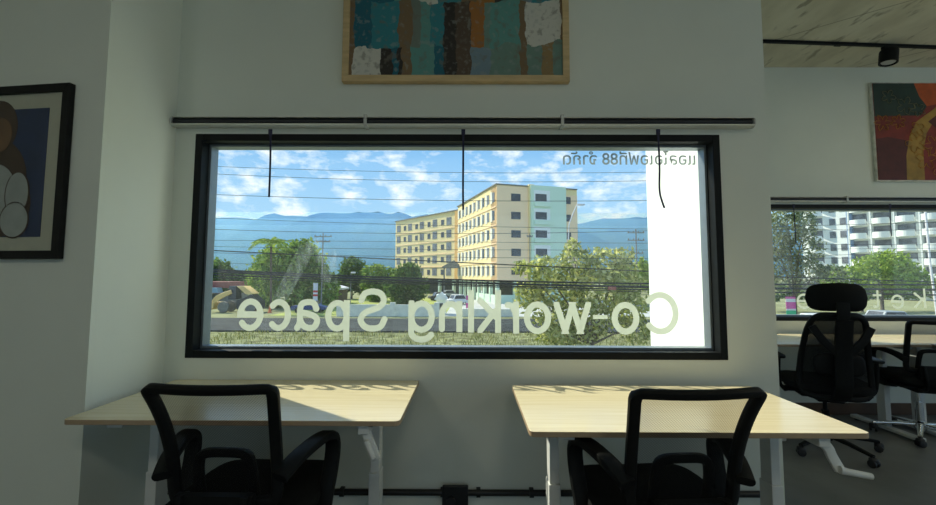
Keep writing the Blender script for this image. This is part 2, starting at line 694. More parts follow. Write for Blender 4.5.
# the rest of the room behind the camera
b = MB()
b.box((-4.4, -5.2, 0), (-4.2, YW + 0.12, CZ))
struct(b.build('wall_far_left', M['wall']), 'white side wall of the room, out of the picture', 'wall')
b = MB()
b.box((7.0, -5.2, 0), (7.2, -3.0, CZ))
b.box((7.0, 3.2, 0), (7.2, YB + 0.2, CZ))
b.box((7.0, -3.0, 0), (7.2, 3.2, 0.5))  # opening left in the wall for the added side window
b.box((7.0, -3.0, 2.9), (7.2, 3.2, CZ))
struct(b.build('wall_far_right', M['wall']), 'white side wall of the farther room, out of the picture', 'wall')
w3 = dict(x0=-3.6, x1=6.4, z0=1.5, z1=2.7)  # unseen opening, added to let sky light into the room
wall_with_hole('wall_rear', -4.2, 7.0, -5.2, -5.0, 0, CZ, w3, 'rear wall behind the camera with a wide opening added to let light in')
b = MB()
b.prism([(-4.4, -5.2), (7.2, -5.2), (7.2, YB + 0.2), (1.8, YB + 0.2), (1.5, YW + 0.12), (-4.4, YW + 0.12)], -0.2, 0)
struct(b.build('floor', M['floor']), 'dark grey polished concrete floor', 'floor')
b = MB()
b.prism([(-4.4, -5.2), (7.2, -5.2), (7.2, YB + 0.2), (1.7, YB + 0.2), (1.42, YW + 0.12), (-4.4, YW + 0.12)], CZ, CZ + 0.25)
struct(b.build('ceiling', M['ceiling']), 'board marked raw concrete ceiling', 'ceiling')
b = MB()
b.box((1.86, YB - 0.014, 0), (7.0, YB, 0.105))
struct(b.build('baseboard_back', M['brown_base'], bevel=0.003), 'dark brown skirting under the window of the farther room', 'baseboard')


def text_mesh(name, txt, box, y, mat, parent, mirror=True, extrude=0.002):
    """lettering fitted to box (x0, x1, z0, z1) on a pane at depth y"""
    cu = bpy.data.curves.new(name, 'FONT')
    cu.body = txt
    cu.resolution_u = 6
    cu.offset = 0.012
    ob = bpy.data.objects.new(name, cu)
    COL.objects.link(ob)
    dg = bpy.context.evaluated_depsgraph_get()
    dg.update()
    me = bpy.data.meshes.new_from_object(ob.evaluated_get(dg))
    bpy.data.objects.remove(ob)
    vs = np.array([v.co[:] for v in me.vertices])
    lo, hi = vs.min(0), vs.max(0)
    x0, x1, z0, z1 = box
    fs = [tuple(p.vertices) for p in me.polygons]
    out = []
    for v in vs:
        u = (v[0] - lo[0]) / (hi[0] - lo[0])
        w = (v[1] - lo[1]) / (hi[1] - lo[1])
        X = x1 - u * (x1 - x0) if mirror else x0 + u * (x1 - x0)
        out.append((X, y, z0 + w * (z1 - z0)))
    b = MB()
    b.add(out, fs)
    return b.build(name, mat, parent, fix=False)


def window(name, w, ywall, label, face=0.037, sash=0.013, split=None):
    root = thing(name, label, 'window', (0, 0, 0))
    root['kind'] = 'structure'
    x0, x1, z0, z1 = w['x0'], w['x1'], w['z0'], w['z1']
    def ring(b, xa, xb, za, zb, t, ya, yb):
        b.box((xa, ya, za), (xa + t, yb, zb))
        b.box((xb - t, ya, za), (xb, yb, zb))
        b.box((xa + t, ya, za), (xb - t, yb, za + t))
        b.box((xa + t, ya, zb - t), (xb - t, yb, zb))
    b = MB()
    ring(b, x0, x1, z0, z1, face, ywall - 0.006, ywall + 0.13)
    b.build('frame', M['black_metal'], root, bevel=0.003)
    b = MB()
    ring(b, x0 + face, x1 - face, z0 + face, z1 - face, sash, ywall + 0.055, ywall + 0.12)
    b.build('sash', M['sash'], root, bevel=0.002)
    yg = ywall + 0.08
    b = MB()
    t = face + sash - 0.008
    b.box((x0 + t, yg, z0 + t), (x1 - t, yg + 0.006, z1 - t))
    pane = b.build('pane', M['glass'], root)
    return root, pane, yg


win1, pane1, yg1 = window('window_1', w1, YW, 'large black framed window with mirrored lettering over the two desks')
win2, pane2, yg2 = window('window_2', w2, YB, 'black framed window of the farther room behind the high backed chair')
win3 = thing('fill_window_rear', 'unseen wide window added in the rear wall to light the room', 'window')  # frame of the rear window added for fill light
win3['kind'] = 'structure'
b = MB()
for x in (-3.6, -1.15, 1.35, 3.85, 6.34):
    b.box((x, -5.18, 1.5), (x + 0.06, -5.02, 2.7))
b.box((-3.54, -5.18, 1.5), (6.34, -5.02, 1.56))
b.box((-3.54, -5.18, 2.64), (6.34, -5.02, 2.7))
b.build('frame', M['black_metal'], win3)

win4 = thing('fill_window_side', 'unseen wide window added in the side wall to light the farther room', 'window')  # frame of an unseen window, added to brighten the farther room
win4['kind'] = 'structure'
b = MB()
for y in (-3.0, -1.0, 1.0, 3.14):
    b.box((7.02, y, 0.5), (7.18, y + 0.06, 2.9))
b.box((7.02, -2.94, 0.5), (7.18, 3.14, 0.56))
b.box((7.02, -2.94, 2.84), (7.18, 3.14, 2.9))
b.build('frame', M['black_metal'], win4)

yt = yg1 - 0.002
def earc(cx, cy, rx, ry, a0, a1, n=18):
    return [(cx + rx * math.cos(rad(a0 + (a1 - a0) * i / n)), cy + ry * math.sin(rad(a0 + (a1 - a0) * i / n))) for i in range(n + 1)]


def smooth2(pts):
    return [(p.x, p.y) for p in spline([(a, c, 0) for a, c in pts], 5)]


GLYPH = {
    'C': [earc(.5, .5, .5, .5, 42, 318, 30)],
    'o': [earc(.5, .5, .5, .5, 0, 360, 32)],
    '-': [[(0, .5), (1, .5)]],
    'w': [[(0, 1), (.26, 0)], [(.26, 0), (.5, 1)], [(.5, 1), (.74, 0)], [(.74, 0), (1, 1)]],
    'r': [[(0, 0), (0, 1)], earc(.9, .45, .9, .53, 180, 85, 10)],
    'k': [[(0, 0), (0, 1)], [(0, .30), (.92, .74)], [(.28, .44), (1, 0)]],
    'i': [[(.5, 0), (.5, .74)], [(.5, .95), (.5, 1.05)]],
    'n': [[(0, 0), (0, 1)], earc(.5, .55, .5, .45, 180, 0, 16) + [(1, 0)]],
    'g': [earc(.5, .635, .5, .365, 0, 360, 32), [(1, 1.02), (1, .2)] + earc(.5, .2, .5, .2, 0, -160, 14)[1:]],
    'S': [smooth2([(.95, .76), (.82, .94), (.5, 1), (.18, .94), (.06, .76), (.2, .6), (.5, .51), (.82, .41), (.97, .23), (.8, .05), (.5, 0), (.18, .05), (.02, .25)])],
    'p': [[(0, 0), (0, 1.02)], earc(.5, .635, .5, .365, 0, 360, 32)],
    'a': [smooth2([(.07, .74), (.2, .95), (.48, 1), (.78, .93), (.88, .72), (.88, .22), (1, .0)]),
          smooth2([(.88, .60), (.45, .54), (.10, .42), (.02, .24), (.15, .04), (.42, 0), (.72, .10), (.88, .34)])],
    'c': [earc(.5, .5, .5, .5, 45, 315, 28)],
    'e': [[(0, .52), (1, .52)], earc(.5, .5, .5, .5, 2, 322, 30)],
    't': [[(.42, 1), (.42, .22)] + smooth2([(.42, .22), (.5, .05), (.72, 0), (1, .03)])[1:], [(0, .74), (.95, .74)]],
}


def letter(bm_, ch, px, y, sw):
    """one cut vinyl letter seen from behind; px = (x left, x right, y top, y bottom) in the photo, sw = stroke width in metres"""
    A, B = P(px[0], px[3], y), P(px[1], px[2], y)
    x0, x1, z0, z1 = A.x + sw / 2, B.x - sw / 2, A.z + sw / 2, B.z - sw / 2
    if ch == '-':
        z0 = z1 = (A.z + B.z) / 2
        x0, x1 = A.x, B.x
    dx, dz = 0.0012, 0.0020
    nx, nz = max(2, int((B.x - A.x) / dx)), max(2, int((B.z - A.z) / dz))
    dx, dz = (B.x - A.x) / nx, (B.z - A.z) / nz
    gx = A.x + (np.arange(nx) + 0.5) * dx
    gz = A.z + (np.arange(nz) + 0.5) * dz
    GX, GZ_ = np.meshgrid(gx, gz)
    inside = np.zeros(GX.shape, bool)
    for path in GLYPH[ch]:
        q = [(x1 - u * (x1 - x0), z0 + v * (z1 - z0)) for u, v in path]
        if len(q) == 2 and ch != '-':      # straight strokes run out to the square end
            (ax, az), (bx, bz) = q
            l = math.hypot(bx - ax, bz - az)
            ex, ez = (bx - ax) / l * sw / 2, (bz - az) / l * sw / 2
            q = [(ax - ex, az - ez), (bx + ex, bz + ez)]
        for (ax, az), (bx, bz) in zip(q, q[1:]):
            l2 = (bx - ax) ** 2 + (bz - az) ** 2
            t = np.clip(((GX - ax) * (bx - ax) + (GZ_ - az) * (bz - az)) / max(l2, 1e-12), 0, 1)
            inside |= np.hypot(GX - ax - t * (bx - ax), GZ_ - az - t * (bz - az)) <= sw / 2
    vs, fs = [], []
    for r_ in range(nz):
        row = np.concatenate([[0], inside[r_].astype(int), [0]])
        d_ = np.diff(row)
        for a, c in zip(np.where(d_ == 1)[0], np.where(d_ == -1)[0]):
            o = len(vs)
            xa_, xb_, za_, zb__ = A.x + a * dx, A.x + c * dx, A.z + r_ * dz, A.z + (r_ + 1) * dz
            vs += [(xa_, y, za_), (xb_, y, za_), (xb_, y, zb__), (xa_, y, zb__)]
            fs.append((o, o + 1, o + 2, o + 3))
    bm_.add(vs, fs)


LT1 = [('C', 642.5, 678, 292, 334.5), ('o', 612, 639, 302, 334.5), ('-', 593, 607.5, 315, 319), ('w', 554, 591, 302, 334), ('o', 524, 551, 301.5, 334),
       ('r', 504.5, 519, 301.5, 333.5), ('k', 477.5, 501, 290, 333), ('i', 467, 475, 290, 332.5), ('n', 438.8, 462.5, 301, 332), ('g', 408, 435, 300.5, 342.5),
       ('S', 356.5, 388.5, 288.5, 331.5), ('p', 324.5, 350, 300, 341), ('a', 294, 321, 299, 331), ('c', 266, 291.5, 299, 331), ('e', 236.5, 264, 298.5, 331)]
b = MB()
for ch, *q in LT1:
    letter(b, ch, q, yt, 0.032)
lt = b.build('lettering', M['vinyl'], pane1, fix=False)
lt['label'] = 'pale frosted lettering reading Co-working Space from outside'
pl, pr = P(563, 165, yt), P(695, 150, yt)
lt = text_mesh('lettering', '\u0e41\u0e2d\u0e25\u0e44\u0e2d\u0e40\u0e2d\u0e1f\u0e17\u0e3588 \u0e08\u0e33\u0e01\u0e31\u0e14',
               (pl.x, pr.x, PZ(164.5, yt), PZ(150.5, yt)), yt, M['vinyl_grey'], pane1)
lt['label'] = 'small grey Thai lettering in the top corner'
yt2 = yg2 - 0.002
for ch, xa, xb, ya, yb in (('k', 914.5, 925, 288.5, 308), ('e', 891.5, 903.5, 294.5, 309), ('t', 873.5, 881, 290, 308), ('e', 797, 811.5, 293.5, 309)):
    b = MB()
    letter(b, ch, (xa, xb, ya, yb), yt2, 0.021)
    b.build('lettering', M['vinyl'], pane2, fix=False)
# wiped smears on the main pane
b = MB()
for poly in ([(299, 246), (318, 236), (309, 262), (287, 300), (272, 300)], [(324, 252), (336, 250), (338, 284), (325, 282)],
             [(300, 246), (322, 238), (327, 262), (324, 292), (318, 262)]):
    q = [P(x, y, yg1 - 0.001) for x, y in poly]
    b.add([(p.x, yg1 - 0.0012, p.z) for p in q], [tuple(range(len(q)))])
sm = b.build('smear', M['smear'], pane1, fix=False)
sm['label'] = 'whitish wiped smear on the glass'


def blind(name, label, xa, xb, z, ywall, brackets, straps, screws):
    """rolled up blind under an aluminium rail; straps = list of pixel paths"""
    root = thing(name, label, 'blind', (xa, ywall, z))
    root['group'] = 'rolled blinds above the windows'
    L = xb - xa
    b = MB()
    b.box((0, -0.05, 0.017), (L, -0.001, 0.024))
    b.box((0, -0.056, -0.024), (L, -0.001, -0.016))
    b.build('rail', M['rail_alu'], root, bevel=0.002)
    b = MB()
    b.tube([(0.006, -0.03, 0.0), (L - 0.006, -0.03, 0.0)], 0.0165, 16)
    b.build('roll', M['rail_black'], root, smooth=True)
    for x in (0.0, L):
        b = MB()
        b.lathe([(0.026, -0.004), (0.028, -0.002), (0.028, 0.002), (0.026, 0.004)], 16, (x, -0.03, -0.002), Matrix.Rotation(PI / 2, 3, 'Y'))
        b.build('end_cap', M['clear_plastic'], root, smooth=True)
    for x in brackets:
        b = MB()
        b.box((x - xa - 0.008, -0.064, -0.03), (x - xa + 0.008, -0.0, -0.024))
        b.box((x - xa - 0.008, -0.064, -0.03), (x - xa + 0.008, -0.057, 0.026))
        b.box((x - xa - 0.008, -0.064, 0.024), (x - xa + 0.008, -0.0, 0.03))
        b.build('bracket', M['clear_plastic'], root, bevel=0.002)
    for x in screws:
        b = MB()
        b.lathe([(0.007, 0), (0.007, 0.003), (0.004, 0.006)], 10, (x - xa, -0.02, 0.024))
        b.build('screw_head', M['chair_black'], root)
    for path in straps:
        q = [P(x, y, ywall - 0.05 - 0.012 * i / len(path)) - Vector((xa, ywall, z)) for i, (x, y) in enumerate(path)]
        q = spline(q, 4)
        n = len(q)
        b = MB()
        b.sweep(q, rrect(0.010, 0.003, 0.001, 1), (0, -1, 0))
        s = b.build('strap', M['navy_strap'], root, smooth=True)
        b = MB()
        b.cbox(q[0] + Vector((0, -0.001, -0.006)), (0.020, 0.007, 0.030))
        b.build('buckle', M['navy_strap'], s, bevel=0.002)
    return root


zr = PZ(122.2, YW - 0.03)
blind('roller_blind', 'black roller blind rolled up above the large main window', XL + 0.006, PX(752, YW - 0.03, 122), zr, YW,
      [PX(368, YW, 122), PX(560, YW, 122)],
      [[(270.5, 131), (270.5, 150), (270, 172), (269, 197)], [(463.3, 131), (463.2, 160), (463, 190), (463.2, 210)],
       [(658, 131), (659.5, 165), (659.5, 190), (662, 201), (664.5, 208)]],
      [PX(x, YW, 118) for x in (206, 324, 400, 515, 591, 706)])
blind('roller_blind', 'black roller blind rolled up above the farther window, behind the high backed chair', 2.2, 5.65, PZ(200, YB, 840), YB,
      [PX(842, YB, 200)], [[(793.5, 205), (794.5, 220), (796, 243)], [(890, 205), (890.5, 220), (891.5, 236)]],
      [PX(x, YB, 196) for x in (798, 822, 858)])

# ------------------------------------------------------------------ desks
def desk(label, x0, x1, yf, yb, crank_x, crank_open, group, leg_in=0.15, rz=0.0):
    cx, cy = (x0 + x1) / 2, (yf + yb) / 2
    L, D = x1 - x0, yb - yf
    root = thing('desk', label, 'desk', (cx, cy, 0), rz, group)
    b = MB()
    b.prism(rrect(L, D, 0.022, 5), 0.731, 0.75, 0, 1)
    b.build('desktop', [M['wood'], M['edge']], root, bevel=0.0025)
    b = MB()
    b.box((-L / 2 + leg_in, -0.02, 0.692), (L / 2 - leg_in, 0.02, 0.722))
    b.build('cross_beam', M['steel_white'], root, bevel=0.003)
    for s in (-1, 1):
        x = s * (L / 2 - leg_in)
        b = MB()
        b.box((x - 0.023, -0.0375, 0.03), (x + 0.023, 0.0375, 0.45))
        b.box((x - 0.019, -0.032, 0.45), (x + 0.019, 0.032, 0.70))
        leg = b.build('leg', M['steel_white'], root, bevel=0.003)
        b = MB()
        b.box((x - 0.03, -D / 2 + 0.06, 0.700), (x + 0.03, D / 2 - 0.06, 0.7305))
        b.build('bracket', M['steel_white'], leg, bevel=0.003)
        b = MB()
        b.box((x - 0.033, -D / 2 + 0.01, 0.012), (x + 0.033, D / 2 - 0.01, 0.04))
        b.build('foot', M['steel_white'], leg, bevel=0.008)
        for e in (-1, 1):
            b = MB()
            b.lathe([(0.02, 0), (0.022, 0.004), (0.018, 0.012)], 12, (x, e * (D / 2 - 0.05), 0))
            b.build('foot_pad', M['caster'], leg)
    if crank_x is not None:
        b = MB()
        xx = crank_x - cx
        yy = -D / 2 + 0.05
        b.box((xx - 0.02, yy - 0.03, 0.695), (xx + 0.02, yy + 0.06, 0.7305))
        ck = b.build('crank', M['steel_white'], root, bevel=0.004)
        b = MB()
        if crank_open:
            p = [(xx, yy, 0.712), (xx + 0.022, yy - 0.01, 0.690), (xx + 0.034, yy - 0.012, 0.66), (xx + 0.052, yy - 0.02, 0.618)]
            b.sweep(spline(p, 5), rrect(0.034, 0.016, 0.005, 2), (0, -1, 0))
            b.build('crank_arm', M['steel_white'], ck, smooth=True)
            b = MB()
            p0 = Vector((xx + 0.04, yy - 0.035, 0.625))
            b.tube([p0, p0 + Vector((0.03, -0.005, -0.006)), p0 + Vector((0.095, -0.012, -0.016))], [0.013, 0.011, 0.010], 10)
        else:
            p = [(xx, yy, 0.715), (xx + 0.010, yy - 0.012, 0.69), (xx + 0.040, yy - 0.015, 0.62), (xx + 0.047, yy - 0.012, 0.603)]
            b.sweep(spline(p, 5), rrect(0.034, 0.016, 0.005, 2), (0, -1, 0))
            b.build('crank_arm', M['steel_white'], ck, smooth=True)
            b = MB()
            p0 = Vector((xx + 0.012, yy - 0.033, 0.675))
            b.tube([p0, p0 + Vector((0.008, 0, -0.02)), p0 + Vector((0.026, 0.001, -0.062))], [0.010, 0.011, 0.010], 10)
        b.build('handle', M['steel_white'], ck, smooth=True)
    return root


G1 = 'adjustable desks under the main window'
DL = desk('light wood desk at the alcove side, half in sun, its white crank folded', -1.47, -0.25, 1.565, 2.166, -0.385, False, G1, 0.145)
DR = desk('fully sunlit light wood desk, its white crank folded out at the right', 0.203, 1.348, 1.468, 2.085, 1.205, True, G1, 0.135)
G2 = 'desks along the farther window'
desk('light desk behind the high backed chair, under the farther window', 2.28, 3.60, 3.36, 3.97, None, False, G2, 0.125)
desk('light desk at the right edge, behind the swivel chair with the chrome base', 3.62, 4.94, 3.34, 3.95, None, False, G2, 0.125)

# ------------------------------------------------------------------ chairs
def star_base(root, r, metal, hub_z=0.10, spin=0.0):
    b = MB()
    b.lathe([(0.0, 0.065), (0.035, 0.065), (0.042, 0.085), (0.04, 0.12), (0.03, 0.13)], 20)
    for i in range(5):
        a = spin + 2 * PI * i / 5
        c, s = math.cos(a), math.sin(a)
        pts = [(0.025 * c, 0.025 * s, hub_z), (r * 0.5 * c, r * 0.5 * s, hub_z - 0.008), (r * c, r * s, hub_z - 0.028)]
        b.sweep(pts, rrect(0.046, 0.03, 0.010, 2), (0, 0, 1), scales=[1.0, 0.85, 0.62])
    base = b.build('star_base', metal, root, smooth=True)
    for i in range(5):
        a = spin + 2 * PI * i / 5
        c, s = math.cos(a), math.sin(a)
        cb = MB()
        cb.cushion((r * c, r * s, 0.045), (0.026, 0.026, 0.020), 0.8, 12, 8)
        cb.tube([(r * c, r * s, 0.05), (r * c, r * s, 0.075)], 0.008, 8)
        k = cb.build('caster', M['caster'], base, smooth=True)
        ax = a + 0.9 + i
        for sd in (-1, 1):
            w = MB()
            ux, uy = math.cos(ax), math.sin(ax)
            cc = Vector((r * c + sd * 0.017 * ux, r * s + sd * 0.017 * uy, 0.0265))
            rot = Vector((0, 0, 1)).rotation_difference(Vector((ux, uy, 0))).to_matrix()
            w.lathe([(0.018, -0.009), (0.026, -0.006), (0.026, 0.006), (0.018, 0.009)], 16, cc, rot)
            w.build('wheel', M['caster'], k, smooth=True)
    b = MB()
    b.tube([(0, 0, 0.12), (0, 0, 0.28)], 0.026, 16)
    b.tube([(0, 0, 0.28), (0, 0, 0.42)], 0.014, 14)
    b.build('gas_lift', metal if metal is M['chrome'] else M['chair_black'], root, smooth=True)


def task_chair(label, loc, rz, metal, group):
    root = thing('task_chair', label, 'chair', loc, rz, group)

    def back_pt(u, v, off=0.0):
        z = 0.555 + 0.378 * v
        hw = 0.167 + 0.001 * v + 0.025 * v * v * v
        y = -0.205 - 0.03 * v - 0.085 * max(0.0, v) ** 2.2 + 0.028 * u * u
        return Vector((u * hw, y - off, z))
    # frame: closed loop
    path = []
    nrm = []
    seq = []
    R = 0.10
    for i in range(13):
        seq.append((1, 0.12 + (0.94 - 0.12) * i / 12))
    for i in range(1, 5):
        a = rad(90 * i / 5)
        seq.append((1 - 0.12 * (1 - math.cos(a)), 0.94 + 0.06 * math.sin(a)))
    for i in range(13):
        seq.append((0.86 - 1.72 * i / 12, 1.0))
    for i in range(1, 5):
        a = rad(90 - 90 * i / 5)
        seq.append((-1 + 0.12 * (1 - math.cos(a)), 0.94 + 0.06 * math.sin(a)))
    for i in range(13):
        seq.append((-1, 0.94 - (0.94 - 0.12) * i / 12))
    for i in range(1, 5):
        a = rad(90 * i / 5)
        seq.append((-0.88 - 0.12 * math.cos(a), 0.12 - 0.12 * math.sin(a)))
    for i in range(13):
        seq.append((-0.84 + 1.68 * i / 12, 0.0))
    for i in range(1, 5):
        a = rad(90 - 90 * i / 5)
        seq.append((0.88 + 0.12 * math.cos(a), 0.12 - 0.12 * math.sin(a)))
    for u, v in seq:
        path.append(back_pt(u, v))
        e = 0.01
        du = back_pt(u + e, v) - back_pt(u - e, v)
        dv = back_pt(u, v + e) - back_pt(u, v - e)
        nn = dv.cross(du)
        nrm.append(nn.normalized() if nn.y < 0 else -nn.normalized())
    sc = [1.0 - (0.22 if v > 0.985 else 0.0) for u, v in seq]
    b = MB()
    b.sweep(path, rrect(0.036, 0.032, 0.010, 2), nrm, closed=True, scales=sc)
    b.build('back_frame', M['chair_black'], root, smooth=True)
    b = MB()
    b.grid(lambda s, t: back_pt(-0.97 + 1.94 * s, 0.02 + 0.96 * t, -0.003), 20, 20)
    me = b.build('back_mesh', M['mesh'], root, smooth=True)
    # lumbar loop and the bar that carries the back
    b = MB()
    p = [(-0.086, -0.150, 0.50), (-0.088, -0.175, 0.60), (-0.085, -0.190, 0.665), (-0.068, -0.195, 0.702), (0, -0.200, 0.710),
         (0.068, -0.195, 0.702), (0.085, -0.190, 0.665), (0.088, -0.175, 0.60), (0.086, -0.150, 0.50)]
    b.sweep(spline(p, 4), rrect(0.030, 0.024, 0.008, 2), (0, -1, 0))
    b.build('lumbar_support', M['chair_black'], root, smooth=True)
    b = MB()
    for s in (-1, 1):
        b.sweep(spline([(s * 0.10, -0.24, 0.60), (s * 0.09, -0.245, 0.50), (s * 0.07, -0.20, 0.425), (s * 0.05, -0.02, 0.405)], 5),
                rrect(0.05, 0.02, 0.007, 2), (1, 0, 0))
    b.box((-0.12, -0.252, 0.50), (0.12, -0.225, 0.60))
    b.build('back_bar', M['chair_black'], root, smooth=True)
    b = MB()
    b.cushion((0, 0.01, 0.475), (0.245, 0.245, 0.045), 0.42, 36, 12, 0.012)
    b.build('seat', M['chair_fabric'], root, smooth=True)
    b = MB()
    b.box((-0.21, -0.18, 0.418), (0.21, 0.20, 0.436))
    b.build('seat_pan', M['chair_black'], root, bevel=0.006)
    b = MB()
    b.box((-0.075, -0.12, 0.37), (0.075, 0.13, 0.417))
    k = b.build('mechanism', M['chair_black'], root, bevel=0.008)
    b = MB()
    b.tube([(0.07, 0.02, 0.395), (0.22, 0.02, 0.39), (0.25, 0.02, 0.385)], 0.006, 8)
    b.cushion((0.27, 0.02, 0.383), (0.032, 0.014, 0.010), 0.6, 14, 8)
    b.build('lever', M['chair_black'], k, smooth=True)
    for s in (-1, 1):
        b = MB()
        p = [(s * 0.186, -0.215, 0.640), (s * 0.210, -0.150, 0.672), (s * 0.240, -0.05, 0.692), (s * 0.258, 0.015, 0.688), (s * 0.264, 0.05, 0.655),
             (s * 0.264, 0.045, 0.59), (s * 0.258, 0.015, 0.50), (s * 0.245, -0.015, 0.43), (s * 0.15, -0.02, 0.416)]
        q = spline(p, 5)
        nr = []
        for i in range(len(q)):
            t = q[min(i + 1, len(q) - 1)] - q[max(i - 1, 0)]
            nn = t.cross(Vector((s, 0.0, 0.0)))
            nr.append(nn)
        b.sweep(q, rrect(0.056, 0.032, 0.012, 2), nr)
        b.build('armrest', M['chair_black'], root, smooth=True)
    star_base(root, 0.285, metal, spin=0.4)
    return root


def exec_chair(label, loc, rz):
    root = thing('office_chair', label, 'chair', loc, rz)

    def bp(u, v, off=0.0):
        z = 0.42 + 0.59 * v
        hw = 0.222 - 0.066 * v + 0.006 * math.sin(PI * v)
        y = -0.235 - 0.045 * math.sin(PI * min(1, v * 1.1)) * -0.8 - 0.10 * v + 0.05 * u * u
        return Vector((u * hw, y - off, z))
    seq = []
    for i in range(64):
        a = 2 * PI * i / 64
        c, s = math.cos(a), math.sin(a)
        u = math.copysign(abs(c) ** 0.35, c)
        v = 0.5 + 0.5 * math.copysign(abs(s) ** 0.35, s)
        seq.append((u, v))
    b = MB()
    b.sweep([bp(u, v) for u, v in seq], rrect(0.036, 0.028, 0.009, 2), (0, -1, 0.15), closed=True)
    b.build('back_frame', M['chair_black'], root, smooth=True)
    b = MB()
    b.grid(lambda s, t: bp(-0.98 + 1.96 * s, 0.02 + 0.96 * t, -0.004), 16, 18)
    b.build('back_mesh', M['mesh_dense'], root, smooth=True)
    b = MB()
    b.sweep(spline([(0, -0.02, 0.40), (0, -0.22, 0.41), (0, -0.32, 0.50), (0, -0.335, 0.65), (0, -0.355, 0.82), (0, -0.39, 0.98)], 5),
            rrect(0.10, 0.03, 0.01, 2), (0, -1, 0))
    for s in (-1, 1):
        b.sweep(spline([(0, -0.345, 0.72), (s * 0.1, -0.345, 0.82), (s * 0.165, -0.33, 0.93)], 4), rrect(0.05, 0.02, 0.006, 2), (0, -1, 0))
    b.build('spine', M['chair_black'], root, smooth=True)
    b = MB()
    b.cushion((0, -0.265, 0.66), (0.15, 0.022, 0.08), 0.5, 24, 10)
    b.build('lumbar_pad', M['chair_black'], root, smooth=True)
    b = MB()
    b.sweep([(0, -0.375, 0.96), (0, -0.38, 1.02), (0, -0.375, 1.10)], rrect(0.075, 0.02, 0.006, 2), (0, -1, 0))
    post = b.build('headrest_post', M['chair_black'], root, smooth=True)

    def hp(u, v):
        return Vector((0.20 * u, -0.355 + 0.07 * u * u - 0.04 * math.sin(PI * v), 1.035 + 0.20 * v - 0.03 * abs(u) ** 3 * v))
    b = MB()
    rings = []
    n = 26
    for i in range(n + 1):
        u = -1 + 2 * i / n
        e = max(0.0, 1 - abs(u) ** 5) ** 0.5
        rings.append((u, 0.12 + 0.88 * e))
    prof = 18
    o = len(b.v)
    for u, e in rings:
        c = Vector((0.178 * u, -0.36 + 0.085 * u * u, 1.135 - 0.01 * abs(u)))
        for k in range(prof):
            a = 2 * PI * k / prof
            dz = 0.098 * e * math.copysign(abs(math.sin(a)) ** 0.7, math.sin(a))
            dy = 0.026 * e * math.copysign(abs(math.cos(a)) ** 0.8, math.cos(a)) - 0.03 * (dz / 0.1) ** 2 * -1
            b.v.append((c.x, c.y + dy, c.z + dz))
    for i in range(n):
        for k in range(prof):
            k2 = (k + 1) % prof
            b.f.append((o + i * prof + k, o + i * prof + k2, o + (i + 1) * prof + k2, o + (i + 1) * prof + k))
            b.mi.append(0)
    b.f.append(tuple(o + k for k in range(prof)))
    b.f.append(tuple(o + n * prof + k for k in range(prof))[::-1])
    b.mi += [0, 0]
    b.build('headrest', M['chair_fabric'], root, smooth=True)
    b = MB()
    b.cushion((0, 0.02, 0.47), (0.255, 0.25, 0.05), 0.42, 36, 12, 0.01)
    b.build('seat', M['chair_fabric'], root, smooth=True)
    b = MB()
    b.box((-0.20, -0.18, 0.405), (0.20, 0.20, 0.425))
    b.box((-0.08, -0.12, 0.36), (0.08, 0.13, 0.404))
    b.build('mechanism', M['chair_black'], root, bevel=0.008)
    for s in (-1, 1):
        b = MB()
        b.sweep(spline([(s * 0.16, -0.02, 0.415), (s * 0.27, -0.03, 0.43), (s * 0.295, -0.04, 0.52), (s * 0.295, -0.05, 0.655)], 5),
                rrect(0.05, 0.022, 0.008, 2), (s, 0, 0.3))
        a = b.build('armrest', M['chair_black'], root, smooth=True)
        b = MB()
        b.cushion((s * 0.295, 0.02, 0.668), (0.045, 0.13, 0.016), 0.5, 24, 10)
        b.build('arm_pad', M['chair_black'], a, smooth=True)
    star_base(root, 0.33, M['chair_black'], spin=0.15)
    return root


GC = 'black mesh back task chairs at the main window desks'
task_chair('black mesh back task chair pushed up to the half sunlit desk in the alcove', (-0.775, 1.59, 0), rad(-1), M['chair_black'], GC)
task_chair('black mesh back task chair pushed up to the fully sunlit desk', (0.652, 1.565, 0), rad(4), M['chair_black'], GC)
c4 = task_chair('black task chair with a chrome star base, turned sideways at the farther desks', (PX(921, 3.50, 432), 3.50, 0), rad(-16), M['chrome'], None)
exec_chair('black high backed office chair with a headrest in front of the farther window', (2.67, 3.28, 0), rad(-20))

# ------------------------------------------------------------------ wall pictures
def rect_frame(b, x0, x1, z0, z1, t, y0, y1):
    b.plate([(x0, z0), (x1, z0), (x1 - t, z0 + t), (x0 + t, z0 + t)], y0, y1)
    b.plate([(x1, z0), (x1, z1), (x1 - t, z1 - t), (x1 - t, z0 + t)], y0, y1)
    b.plate([(x1, z1), (x0, z1), (x0 + t, z1 - t), (x1 - t, z1 - t)], y0, y1)
    b.plate([(x0, z1), (x0, z0), (x0 + t, z0 + t), (x0 + t, z1 - t)], y0, y1)
    return b


# abstract painting above the window
xa, xb, za = PX(342, YW - 0.03, 80), PX(569.5, YW - 0.03, 80), PZ(82, YW - 0.03)
pa = thing('painting', 'abstract teal, brown and white striped painting in a light wood frame above the main window', 'painting', ((xa + xb) / 2, YW, za))
W, H = xb - xa, 0.92
b = MB()
rect_frame(b, -W / 2, W / 2, 0, H, 0.034, -0.04, -0.001)
b.build('frame', M['light_wood'], pa, bevel=0.002)
b = MB()
b.box((-W / 2 + 0.034, -0.03, 0.034), (W / 2 - 0.034, -0.006, H - 0.034))
b.build('canvas', M['painting'], pa)

